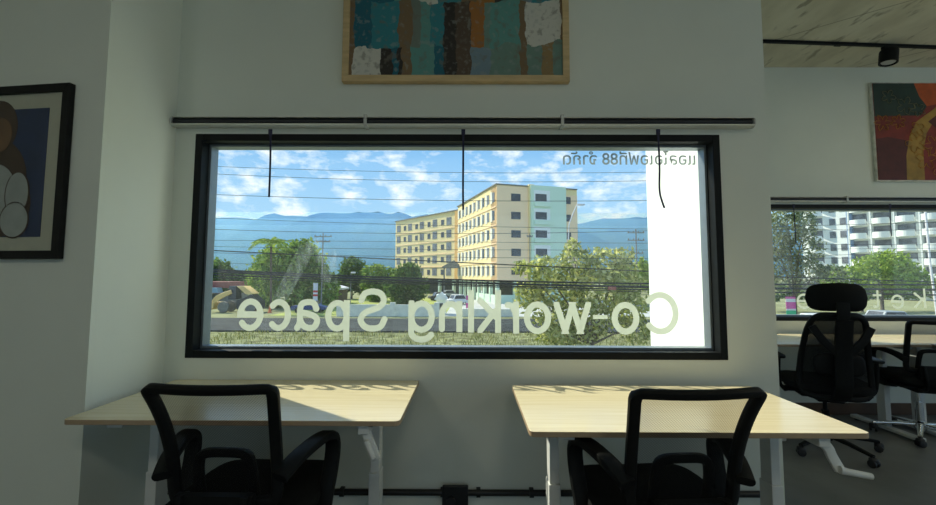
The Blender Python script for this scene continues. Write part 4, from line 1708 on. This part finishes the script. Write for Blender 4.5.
# columns and dark undercroft
for s in (0.3, 3.6, 7.0, 10.4, 13.8, 17.2, 20.6, 24.0):
    b = MB()
    fbox(b, f_long, s, s + 0.55, -0.6, 0.0, GZ, zb)
    bb(b, 'column', M['mint'])
for s in (3.2, 9.6, 12.8, 15.3):
    b = MB()
    fbox(b, f_end, s, s + 0.55, -0.6, 0.0, GZ, zb)
    bb(b, 'column', M['mint'])
for s in (1.5, 7.5, 13.5, 19.5, 25.0):
    b = MB()
    fbox(b, f_w, s, s + 0.6, -0.7, 0.0, GZ, zb2)
    bb(b, 'column', M['mint'])
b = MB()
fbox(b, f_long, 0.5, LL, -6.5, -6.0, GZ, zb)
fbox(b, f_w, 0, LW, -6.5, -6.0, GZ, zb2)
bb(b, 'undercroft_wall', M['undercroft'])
b = MB()
fbox(b, f_long, 0.9, 12.0, -0.5, -0.1, GZ, GZ + 1.5)
fbox(b, f_end, 0.2, 6.0, -0.5, -0.1, GZ, GZ + 1.5)
bb(b, 'low_wall', M['mint'])
b = MB()
pz0, pz1 = PZ(268, 98, 455), PZ(262.5, 98, 455)
cpx = P(455, 276, 98).x
b.plate([(cpx - 3.0, pz0), (cpx + 1.6, pz0), (cpx + 1.6, pz0 + 0.25), (cpx - 0.2, pz1 + 0.5), (cpx - 3.0, pz0 + 0.25)], 97.0, 99.5)
b.box((cpx - 2.6, 97.3, GZ), (cpx - 2.3, 97.6, pz0))
b.box((cpx + 0.9, 97.3, GZ), (cpx + 1.2, 97.6, pz0))
bb(b, 'porch', M['conc_pole'])

# ------------------------------------------------------------------ white balcony block
C0, C1 = Vector((87.0, 106.0)), Vector((96.0, 88.0))
dw2 = (C1 - C0).normalized()
f_b = face_frame(C0, dw2)
if f_b(0, 1, 0)[0] > C0.x:
    _f = f_b
    f_b = lambda s, o, z: _f(s, -o, z)
wb = thing('balcony_building', 'white apartment block with rounded balconies in the farther window', 'building', (C0.x, C0.y, GZ))
bpos2 = Vector((C0.x, C0.y, GZ))


def wbb(b, name, m, par=None, smooth=False):
    b.v = [(x - bpos2.x, y - bpos2.y, z - bpos2.z) for x, y, z in b.v]
    return b.build(name, m, par or wb, smooth=smooth)


b = MB()
fbox(b, f_b, -3.5, 30, -14, 0, GZ, 26)
wbb(b, 'wall', M['white_f'])
b = MB()
fbox(b, f_b, 6.1, 7.0, 0, 0.9, GZ, 26.3)
wbb(b, 'blue_pier', M['blue_f'])
FB = 3.12
for k in range(8):
    z0 = GZ + 1.1 + FB * k
    for s in (-0.2, 8.2, 12.2, 16.2, 20.2, 24.2):
        wd = 3.0 if s > 0 else 2.6
        b = MB()
        pts = []
        for i in range(9):
            t = i / 8
            pts.append((s - wd / 2 + wd * t, 1.15 + 0.75 * math.sin(PI * t)))
        vs = []
        for q, (ss, oo) in enumerate(pts):
            vs += [f_b(ss, oo, z0), f_b(ss, oo, z0 + 1.35), f_b(ss, oo - 0.15, z0 + 1.35), f_b(ss, 0, z0 + 0.15), f_b(ss, 0, z0)]
        fs = []
        for q in range(8):
            for e in range(5):
                e2 = (e + 1) % 5
                fs.append((q * 5 + e, q * 5 + e2, q * 5 + 5 + e2, q * 5 + 5 + e))
        fs += [(0, 1, 2, 3, 4), (40, 41, 42, 43, 44)]
        b.add(vs, fs)
        fbox(b, f_b, s - wd / 2 - 0.25, s - wd / 2, 0, 1.3, z0, z0 + FB)
        bal = wbb(b, 'balcony', M['white_f'])
        b = MB()
        fbox(b, f_b, s - wd / 2 + 0.05, s + wd / 2 - 0.1, 0.0, 0.06, z0 + 0.9, z0 + 2.75)
        wbb(b, 'balcony_door', M['grey_glass'], bal)
    for s in (2.4, 4.5):
        b = MB()
        fbox(b, f_b, s, s + 1.2, 0, 0.08, z0 + 0.7, z0 + 2.3)
        fbox(b, f_b, s + 0.1, s + 1.1, 0.08, 0.1, z0 + 1.46, z0 + 1.52)
        wbb(b, 'window', M['grey_glass'])

# ------------------------------------------------------------------ overhead cables, poles
GWR = 'overhead cables along the street'
wires = [(166.3, 172.6, 172.2, 0.010, 20.6, 'topmost thin power line across the sky'),
         (173.8, 181.5, 180.8, 0.011, 20.2, 'second thin power line from the top across the sky'),
         (194.5, 200.6, 200.6, 0.012, 19.8, 'third power line from the top, crossing the roof of the cream building'),
         (218.0, 226.0, 229.0, 0.010, 19.6, 'thin cable crossing the ridge of the hills'),
         (229.2, 233.6, 230.8, 0.012, 19.8, 'cable just under the ridge of the hills'),
         (240.2, 242.0, 243.2, 0.009, 19.4, 'fine cable across the middle of the hills'),
         (246.5, 249.6, 250.0, 0.009, 19.2, 'fine cable above the palm tree crown'),
         (252.8, 257.3, 258.5, 0.010, 19.5, 'fine cable across the foot of the hills'),
         (250.5, 262.5, 271.2, 0.026, 19.0, 'thick black cable slanting down to the right'),
         (262.3, 268.0, 263.0, 0.009, 19.3, 'fine cable above the thick bundle'),
         (269.6, 279.8, 283.6, 0.040, 18.8, 'upper heavy cable of the thick bundle below the hills'),
         (271.5, 282.4, 287.0, 0.055, 18.6, 'heaviest cable of the thick bundle below the hills'),
         (274.5, 284.6, 289.8, 0.034, 18.7, 'lower heavy cable of the thick bundle below the hills'),
         (277.5, 286.0, 292.0, 0.018, 18.9, 'lowest slack cable under the thick bundle')]
for yl, ym, yr, rr, Y, lab in wires:
    pl, pm_, pr = P(213, yl, Y), P(460, ym, Y), P(645, yr, Y)
    co = np.polyfit([pl.x, pm_.x, pr.x], [pl.z, pm_.z, pr.z], 2)
    # beyond the frame the span runs on at its end slope
    def zf(x):
        if x > 12:
            d_ = 2 * co[0] * 12 + co[1]
            return np.polyval(co, 12) + max(-0.03, min(0.03, d_)) * (x - 12)
        if x < -16:
            return np.polyval(co, -16)
        return np.polyval(co, x)
    b = MB()
    b.tube([(x, Y, zf(x)) for x in np.linspace(-22, 28, 40)], rr, 6)
    w = b.build('overhead_cable', M['wire'], None, smooth=True)
    tag(w, lab, 'cable', GWR)
jb = P(612, 288.5, 18.55)
b = MB()
b.cbox(jb, (0.34, 0.14, 0.14))
tag(b.build('cable_joint_box', M['roof_red'], bevel=0.02), 'small reddish joint box on the thick cable bundle, by the near tree', 'cable box')


def upole(label, x, ytop, Y, arms, rpole=0.13, mat='conc_pole', group='utility poles'):
    p = P(x, 276, Y)
    root = thing('utility_pole', label, 'pole', (p.x, Y, GZ), 0, group)
    h = PZ(ytop, Y, x) - GZ
    b = MB()
    b.tube([(0, 0, -0.1), (0, 0, h)], [rpole, rpole * 0.7], 8)
    b.build('post', M[mat], root, smooth=True)
    for z, L in arms:
        b = MB()
        b.box((-L / 2, -0.06, h - z - 0.06), (L / 2, 0.06, h - z + 0.06))
        a = b.build('crossarm', M[mat], root)
        for q in (-0.45, -0.15, 0.15, 0.45):
            b = MB()
            b.lathe([(0.05, 0), (0.08, 0.08), (0.04, 0.2)], 8, (q * L, 0, h - z + 0.06))
            b.build('insulator', M['conc_pole'], a)
    return root


upole('utility pole in front of the large bushy tree', 322, 233, 58, [(0.5, 2.4), (1.2, 2.0)], 0.11)
upole('utility pole in front of the hills, beside the white outer wall', 637, 229, 56, [(0.5, 2.2), (1.5, 2.2), (3.2, 1.8)], 0.12)
upole('thin pole in front of the tan end wall of the cream building', 530, 234, 60, [(0.4, 0.8)], 0.08)
upole('low pole with a crossarm between the near tree and the hills', 626, 258, 90, [(0.4, 3.6), (1.6, 3.0)], 0.16)


def lamp_post(label, xb, xt, ytop, Y, head_dx, mat='sign_white', r=0.07):
    p, t = P(xb, 276, Y), P(xt, ytop, Y)
    root = thing('street_lamp', label, 'street lamp', (p.x, Y, GZ))
    b = MB()
    hx, hz_ = t.x - p.x, t.z - GZ
    b.tube(spline([(0, 0, -0.05), (0, 0, hz_ * 0.72), (hx * 0.35, 0, hz_ * 0.88), (hx, 0, hz_)], 4), r, 8)
    b.build('post', M[mat], root, smooth=True)
    b = MB()
    b.cushion((hx + head_dx * 0.5, 0, hz_ + 0.05), (abs(head_dx) * 0.55, 0.2, 0.11), 0.6, 16, 8)
    b.build('lamp_head', M['sign_white'], root, smooth=True)
    return root


lamp_post('white street lamp leaning out before the cream building', 569, 577, 205, 50, 0.9, 'sign_white', 0.06)
lamp_post('small street lamp among the trees left of the cream building', 351, 351, 273, 58, 0.6, 'conc_pole', 0.05)
pp = P(931, 276, 34)
wp = thing('lamp_pole', 'slim white pole standing before the balconies in the farther window', 'pole', (pp.x, 34, GZ))
b = MB()
b.tube([(0.35, 0, -0.05), (0.0, 0, PZ(262, 34, 930) - GZ), (-0.1, 0, PZ(190, 34, 928) - GZ)], 0.075, 8)
b.build('post', M['sign_white'], wp, smooth=True)
b = MB()
b.box((-0.2, -0.12, -0.02), (0.85, 0.12, 0.06))
b.build('base_plate', M['conc_pole'], wp)

# ------------------------------------------------------------------ street furniture, walls, vehicles
gr = thing('guard_rail', 'long white guard rail on the far side of the road', 'guard rail', (0, 48.8, GZ))
zrl = PZ(319.6, 48.8) - GZ
b = MB()
b.sweep([(-60, 0, zrl), (85, 0, zrl)], [(0.03, -0.16), (-0.03, -0.10), (0.03, -0.03), (-0.03, 0.05), (0.03, 0.12), (0.05, 0.12), (0.0, 0.05), (0.06, -0.03), (0.0, -0.10), (0.05, -0.16)], (0, 0, 1))
b.build('rail', M['rail_white'], gr)
for i in range(36):
    b = MB()
    x = -58 + 4 * i
    b.box((x - 0.06, 0.07, 0), (x + 0.06, 0.2, zrl + 0.05))
    b.build('post', M['conc_pole'], gr)
hd = thing('kerb_wall', 'low dark stone wall between the road and the verge', 'wall', (0, 36.4, GZ))
b = MB()
b.box((-60, 0, 0), (85, 0.25, 0.12))
b.build('kerb', M['road'], hd)

lw = thing('compound_wall', 'low white compound wall in front of the lawn', 'wall', (0, 50.5, GZ))
ztw = PZ(304.5, 50.5, 390) - GZ
xa, xb = P(340, 276, 50.5).x, P(437, 276, 50.5).x
b = MB()
b.box((xa, 0, 0), (xb, 0.2, ztw))
b.build('wall_panel', M['fence_white'], lw)
for x in (340, 393, 437):
    b = MB()
    X = P(x, 276, 50.5).x
    b.box((X - 0.3, -0.1, 0), (X + 0.3, 0.3, ztw + 0.25))
    b.build('pillar', M['fence_white'], lw)
lw2 = thing('compound_wall', 'low white compound wall right of the guard house', 'wall', (0, 50.8, GZ))
z2 = PZ(309, 50.8, 490) - GZ
xa, xb = P(462, 276, 50.8).x, P(516, 276, 50.8).x
b = MB()
b.box((xa, 0, 0), (xb, 0.2, z2))
b.build('wall_panel', M['fence_white'], lw2)
gh = thing('guard_house', 'small white gable fronted guard house at the gate', 'hut', (P(441, 276, 53).x, 53, GZ))
k = 53 / F
b = MB()
b.box((-4.5 * k, 0, 0), (4.5 * k, 2.0, 24 * k - 0.5))
b.build('walls', M['wall_ext'], gh)
b = MB()
zz = PZ(299, 53, 441) - GZ
zp = PZ(293, 53, 441) - GZ
b.plate([(-6.2 * k, zz - 0.08), (6.2 * k, zz - 0.08), (6.2 * k, zz + 0.04), (0, zp + 0.1), (-6.2 * k, zz + 0.04)], -0.3, 2.2)
b.build('roof', M['rail_white'], gh)
b = MB()
b.box((-2.2 * k, -0.03, zz - 1.3), (2.2 * k, 0.02, zz - 0.5))
b.build('window', M['dark_glass'], gh)

sh = thing('shed', 'low shed with a bright white roof behind the lawn', 'shed', (P(334, 276, 74).x, 74, GZ))
k = 74 / F
b = MB()
b.box((-14 * k, 0, 0), (9 * k, 3, PZ(290, 74, 330) - GZ))
b.build('walls', M['bark'], sh)
b = MB()
z = PZ(289.5, 74, 330) - GZ
b.plate([(-14 * k, z), (10 * k, z), (10 * k, z + 0.3), (2 * k, z + 0.65), (-14 * k, z + 0.4)], -0.6, 3.4)
b.build('roof', M['sign_white'], sh)
sh2 = thing('shop_building', 'low building with red brown and blue roofs at the left edge of the window view', 'building', (P(218, 276, 70).x, 70, GZ))
k = 70 / F
b = MB()
b.box((-22 * k, 0, 0), (14 * k, 5, PZ(294, 70, 218) - GZ))
b.build('walls', M['conc_pole'], sh2)
b = MB()
z = PZ(286, 70, 218) - GZ
b.plate([(-22 * k, z - 0.3), (15 * k, z - 0.3), (13 * k, z + 0.7), (-22 * k, z + 0.7)], -0.5, 5)
b.build('roof', M['roof_red'], sh2)
b = MB()
z = PZ(290.5, 70, 218) - GZ
b.plate([(-22 * k, z - 0.3), (8 * k, z - 0.3), (6 * k, z + 0.5), (-22 * k, z + 0.5)], -2.0, -0.5)
b.build('awning', M['roof_blue'], sh2)


def car(label, px, Y, L, W, H, mat, rz=0.0, kind='car', group=None):
    p = P(px, 276, Y)
    root = thing(kind, label, 'car', (p.x, Y, GZ + 0.02), rz, group)
    low = H * 0.55
    b = MB()
    prof = [(-L / 2, 0.35), (-L / 2, low * 0.9), (-L / 2 + 0.15, low), (-L * 0.30, low + 0.03), (-L * 0.20, H), (L * 0.18, H), (L * 0.30, low + 0.05),
            (L / 2 - 0.1, low * 0.85), (L / 2, low * 0.6), (L / 2, 0.35)]
    b.plate(prof, -W / 2, W / 2)
    b.build('body', mat, root, bevel=0.06)
    for s in (-1, 1):
        b = MB()
        y = s * (W / 2 + 0.005)
        b.plate([(-L * 0.26, low + 0.07), (-L * 0.19, H - 0.09), (L * 0.16, H - 0.09), (L * 0.25, low + 0.07)], y - 0.01, y + 0.01)
        b.build('side_window', M['dark_glass'], root)
    b = MB()
    for xa, za, xb, zb_ in ((L * 0.285, low + 0.10, L * 0.19, H - 0.06), (-L * 0.29, low + 0.10, -L * 0.205, H - 0.06)):
        dx = 0.02 if xa > 0 else -0.02
        vs = [(xa + dx, -W * 0.42, za), (xa + dx, W * 0.42, za), (xb + dx, W * 0.38, zb_), (xb + dx, -W * 0.38, zb_)]
        b.add(vs, [(0, 1, 2, 3)])
    b.build('windscreen', M['dark_glass'], root)
    for sx in (-0.31, 0.31):
        for s in (-1, 1):
            b = MB()
            b.lathe([(0.18, -0.1), (0.32, -0.09), (0.32, 0.09), (0.18, 0.1)], 16, (sx * L, s * (W / 2 - 0.09), 0.32), Matrix.Rotation(PI / 2, 3, 'X'))
            b.build('wheel', M['caster'], root, smooth=True)
    return root


GP = 'cars parked by the cream building'
car('dark car parked under the cream building, left of the white one', 440, 84, 4.4, 1.8, 1.6, M['car_dark'], 0.4, group=GP)
car('white car parked under the cream building behind the pink banner', 458, 72, 4.2, 1.8, 1.65, M['car_white'], 0.5, group=GP)
car('silver car parked deep under the cream building', 449, 96, 4.4, 1.8, 1.6, M['car_silver'], 0.3, group=GP)
car('dark blue car beside the utility pole and the lawn', 311, 56, 4.4, 1.8, 1.55, M['car_blue'], 0.1)
car('white car at the bottom left of the farther window, below the pink banner', 816, 39, 4.6, 1.8, 1.45, M['car_white'], 0.15)
car('silver car behind the chair headrest in the farther window', 884, 41, 4.8, 1.85, 1.6, M['car_silver'], 0.05, 'car')

ld = thing('wheel_loader', 'yellow wheel loader with its arm lowered at the left of the view', 'loader', (P(240, 276, 56).x, 56, GZ))
k = 56 / F
def lp(x, y):
    p = P(x, y, 56)
    return (p.x - P(240, 276, 56).x, p.z - GZ)
b = MB()
b.plate([lp(240, 309), lp(262, 309), lp(262, 301), lp(254, 294), lp(246, 298), lp(240, 300)], -0.9, 0.9)
b.build('chassis', M['car_dark'], ld, bevel=0.05)
b = MB()
b.plate([lp(240, 286), lp(247, 286), lp(256.5, 293.5), lp(249, 294)], -0.85, 0.85)
b.build('engine_cover', M['yellow_p'], ld, bevel=0.04)
b = MB()
b.plate([lp(231, 299), lp(239, 299), lp(238.5, 286), lp(232, 286)], -0.7, 0.7)
b.build('cab', M['dark_glass'], ld, bevel=0.04)
b = MB()
b.sweep([(lp(x, y)[0], -0.95, lp(x, y)[1]) for x, y in ((235.5, 291.5), (229, 294), (222, 297.5), (218.5, 301), (217, 304))], rrect(0.2, 0.62, 0.05, 1), (0, 0, 1), scales=[0.8, 1, 1.1, 1, 0.8])
b.build('arm', M['yellow_p'], ld, smooth=True)
b = MB()
b.plate([lp(215.5, 302), lp(219.5, 302), lp(219, 307), lp(216.5, 309), lp(215, 306)], -1.3, 1.0)
b.build('bucket', M['yellow_p'], ld, bevel=0.03)
for x in (227.5, 254):
    for s in (-1, 1):
        X, Z = lp(x, 304)
        b = MB()
        b.lathe([(0.3, -0.22), (0.70, -0.2), (0.70, 0.2), (0.3, 0.22)], 20, (X, s * 0.85, 0.70), Matrix.Rotation(PI / 2, 3, 'X'))
        b.build('wheel', M['dusty'], ld, smooth=True)


def sign(name, label, x, y0, y1, Y, w, bands, post_mat='conc_pole'):
    p = P(x, 276, Y)
    root = thing(name, label, 'sign', (p.x, Y, GZ))
    zt_, zb_ = PZ(y0, Y, x) - GZ, PZ(y1, Y, x) - GZ
    b = MB()
    for s in (-1, 1):
        b.box((s * w * 0.42 - 0.03, -0.03, 0), (s * w * 0.42 + 0.03, 0.03, zt_))
    b.build('post', M[post_mat], root)
    t = 0.0
    for fr, m in bands:
        b = MB()
        b.box((-w / 2, -0.06, zb_ + (zt_ - zb_) * (1 - t - fr)), (w / 2, -0.03, zb_ + (zt_ - zb_) * (1 - t)))
        b.build('panel', m, root)
        t += fr
    return root


sign('roadside_sign', 'tall white and red roadside sign beside the utility pole', 316, 283, 300.5, 51, 0.55,
     [(0.42, M['sign_white']), (0.12, M['sign_red']), (0.1, M['sign_white']), (0.12, M['sign_red']), (0.24, M['sign_white'])])
sign('banner', 'narrow pink and white banner on a stake before the cream building', 468, 295.5, 308, 51.5, 0.45,
     [(0.35, M['pink']), (0.25, M['sign_white']), (0.4, M['pink'])])
sg = sign('banner', 'pink and white banner by the road at the left of the farther window', 789, 296, 316, 36.8, 0.82,
          [(0.14, M['pink']), (0.16, M['sign_white']), (0.34, M['pink']), (0.08, M['sign_white']), (0.28, M['sign_green'])])
tc_ = thing('traffic_cone', 'small orange cone on the ground right of the yellow loader', 'cone', (P(271, 276, 55).x, 55, GZ))
b = MB()
b.lathe([(0.28, 0.0), (0.28, 0.05), (0.2, 0.06), (0.05, 0.95), (0.03, 0.97)], 14)
b.build('body', plain('cone_orange', (0.80, 0.20, 0.07), 0.6, var=0.05), tc_, smooth=True)
b = MB()
b.lathe([(0.155, 0.32), (0.115, 0.55)], 14)
b.build('band', M['sign_white'], tc_, smooth=True)

# ------------------------------------------------------------------ haze in front of the hills
hm = bpy.data.materials.new('valley_haze')
hm.use_nodes = True
nt = hm.node_tree
nt.nodes.clear()
out = nt.nodes.new('ShaderNodeOutputMaterial')
vs_ = nt.nodes.new('ShaderNodeVolumeScatter')
vs_.inputs['Color'].default_value = (0.15, 0.38, 1.0, 1)
vs_.inputs['Density'].default_value = 0.0008
vs_.inputs['Anisotropy'].default_value = 0.35
nt.links.new(vs_.outputs[0], out.inputs['Volume'])
for lab, e0 in (('thick lower blue haze in the valley before the hills', 0.120), ('middle blue haze over the slopes of the hills', 0.136),
                ('thin upper blue haze above the ridge of the hills', 0.151)):
    b = MB()
    vv = []
    for x in (-2400, 2400):
        vv += [(x, 850, GZ + 0.5), (x, 2290, GZ + 0.5), (x, 2290, 2290 * e0), (x, 850, 850 * e0)]
    b.add(vv, [(0, 1, 2, 3), (4, 7, 6, 5), (0, 4, 5, 1), (1, 5, 6, 2), (2, 6, 7, 3), (3, 7, 4, 0)])
    tag(b.build('haze', hm), lab, 'haze', kind='stuff')

# ------------------------------------------------------------------ light
# unseen ceiling panels, added to fill the room with light
for i, (lx, ly) in enumerate(((-2.2, -1.4), (0.6, -1.4), (3.6, -1.4), (5.4, 1.2))):
    t_ = thing('fill_ceiling_panel', 'unseen flat square ceiling panel added to fill the room with light', 'ceiling light', (lx, ly, CZ), 0, 'added ceiling fill panels')
    b = MB()
    b.box((-0.31, -0.31, -0.05), (0.31, 0.31, -0.001))
    b.build('housing', M['steel_white'], t_, bevel=0.004)
    la = bpy.data.lights.new('fill_panel_light', 'AREA')
    la.size = 0.56
    la.energy = FILL_PANEL
    la.color = (1.0, 0.94, 0.77)
    lo_ = bpy.data.objects.new('fill_panel_light', la)
    lo_.location = (lx, ly, CZ - 0.06)
    COL.objects.link(lo_)
pt = thing('fill_pendant', 'unseen flat pendant up light added to brighten the farther ceiling', 'lamp', (4.5, 2.1, CZ))  # added up light, out of view, lifts the farther ceiling
b = MB()
b.box((-0.5, -0.12, -0.80), (0.5, 0.12, -0.74))
b.build('lamp_body', M['steel_white'], pt, bevel=0.01)
b = MB()
for x in (-0.4, 0.4):
    b.tube([(x, 0, -0.74), (x, 0, 0)], 0.003, 6)
b.build('suspension_wire', M['chair_black'], pt)
la = bpy.data.lights.new('fill_pendant_light', 'AREA')
la.shape = 'RECTANGLE'
la.size, la.size_y = 0.95, 0.2
la.energy = 12.0
la.spread = rad(115)
la.color = (1.0, 0.94, 0.77)
lo_ = bpy.data.objects.new('fill_pendant_light', la)
lo_.location = (4.5, 2.1, CZ - 0.735)
lo_.rotation_euler = (PI, 0, 0)
COL.objects.link(lo_)
sun_dir = Vector((0.92, -0.685, -1.0)).normalized()
sd = bpy.data.lights.new('sun', 'SUN')
sd.energy = 6.2
sd.angle = rad(0.6)
sd.color = (1.0, 0.94, 0.76)
so = bpy.data.objects.new('sun', sd)
so.rotation_euler = sun_dir.to_track_quat('-Z', 'Y').to_euler()
so.location = (-20, 20, 25)
COL.objects.link(so)

w = bpy.data.worlds.new('world')
scene.world = w
w.use_nodes = True
nt = w.node_tree
nt.nodes.clear()
out = nt.nodes.new('ShaderNodeOutputWorld')
bg = nt.nodes.new('ShaderNodeBackground')
tc = nt.nodes.new('ShaderNodeTexCoord')
sx = nt.nodes.new('ShaderNodeSeparateXYZ')
nt.links.new(tc.outputs['Generated'], sx.inputs[0])
sky = ramp(nt, sx.outputs[2], [(0.0, (0.54, 0.75, 0.88)), (0.12, (0.37, 0.62, 0.84)), (0.30, (0.22, 0.48, 0.80)), (1.0, (0.12, 0.33, 0.70))])
mp = nt.nodes.new('ShaderNodeMapping')
mp.inputs['Scale'].default_value = (8.0, 8.0, 17.0)
mp.inputs['Location'].default_value = (1.7, 0.4, 0.2)
nt.links.new(tc.outputs['Generated'], mp.inputs[0])
no = nt.nodes.new('ShaderNodeTexNoise')
no.inputs['Scale'].default_value = 1.7
no.inputs['Detail'].default_value = 9
no.inputs['Roughness'].default_value = 0.58
nt.links.new(mp.outputs[0], no.inputs[0])
cl = ramp(nt, no.outputs[0], [(0.48, 0.0), (0.55, 0.35), (0.66, 0.95)])
c = mix_rgb(nt, cl, sky, (0.88, 0.94, 0.97))
nt.links.new(c, bg.inputs[0])
bg.inputs[1].default_value = 1.25
nt.links.new(bg.outputs[0], out.inputs[0])

vs = scene.view_settings
scene.display_settings.display_device = 'sRGB'
vs.view_transform = 'Standard'
vs.look = 'None'
vs.exposure = 0.0
vs.gamma = 1.0
vs.use_curve_mapping = False
cy = scene.cycles
cy.use_denoising = True
cy.max_bounces = 10
cy.diffuse_bounces = 6
cy.transparent_max_bounces = 48
cy.volume_bounces = 0
cy.sample_clamp_indirect = 6.0
cy.caustics_reflective = False
cy.caustics_refractive = False
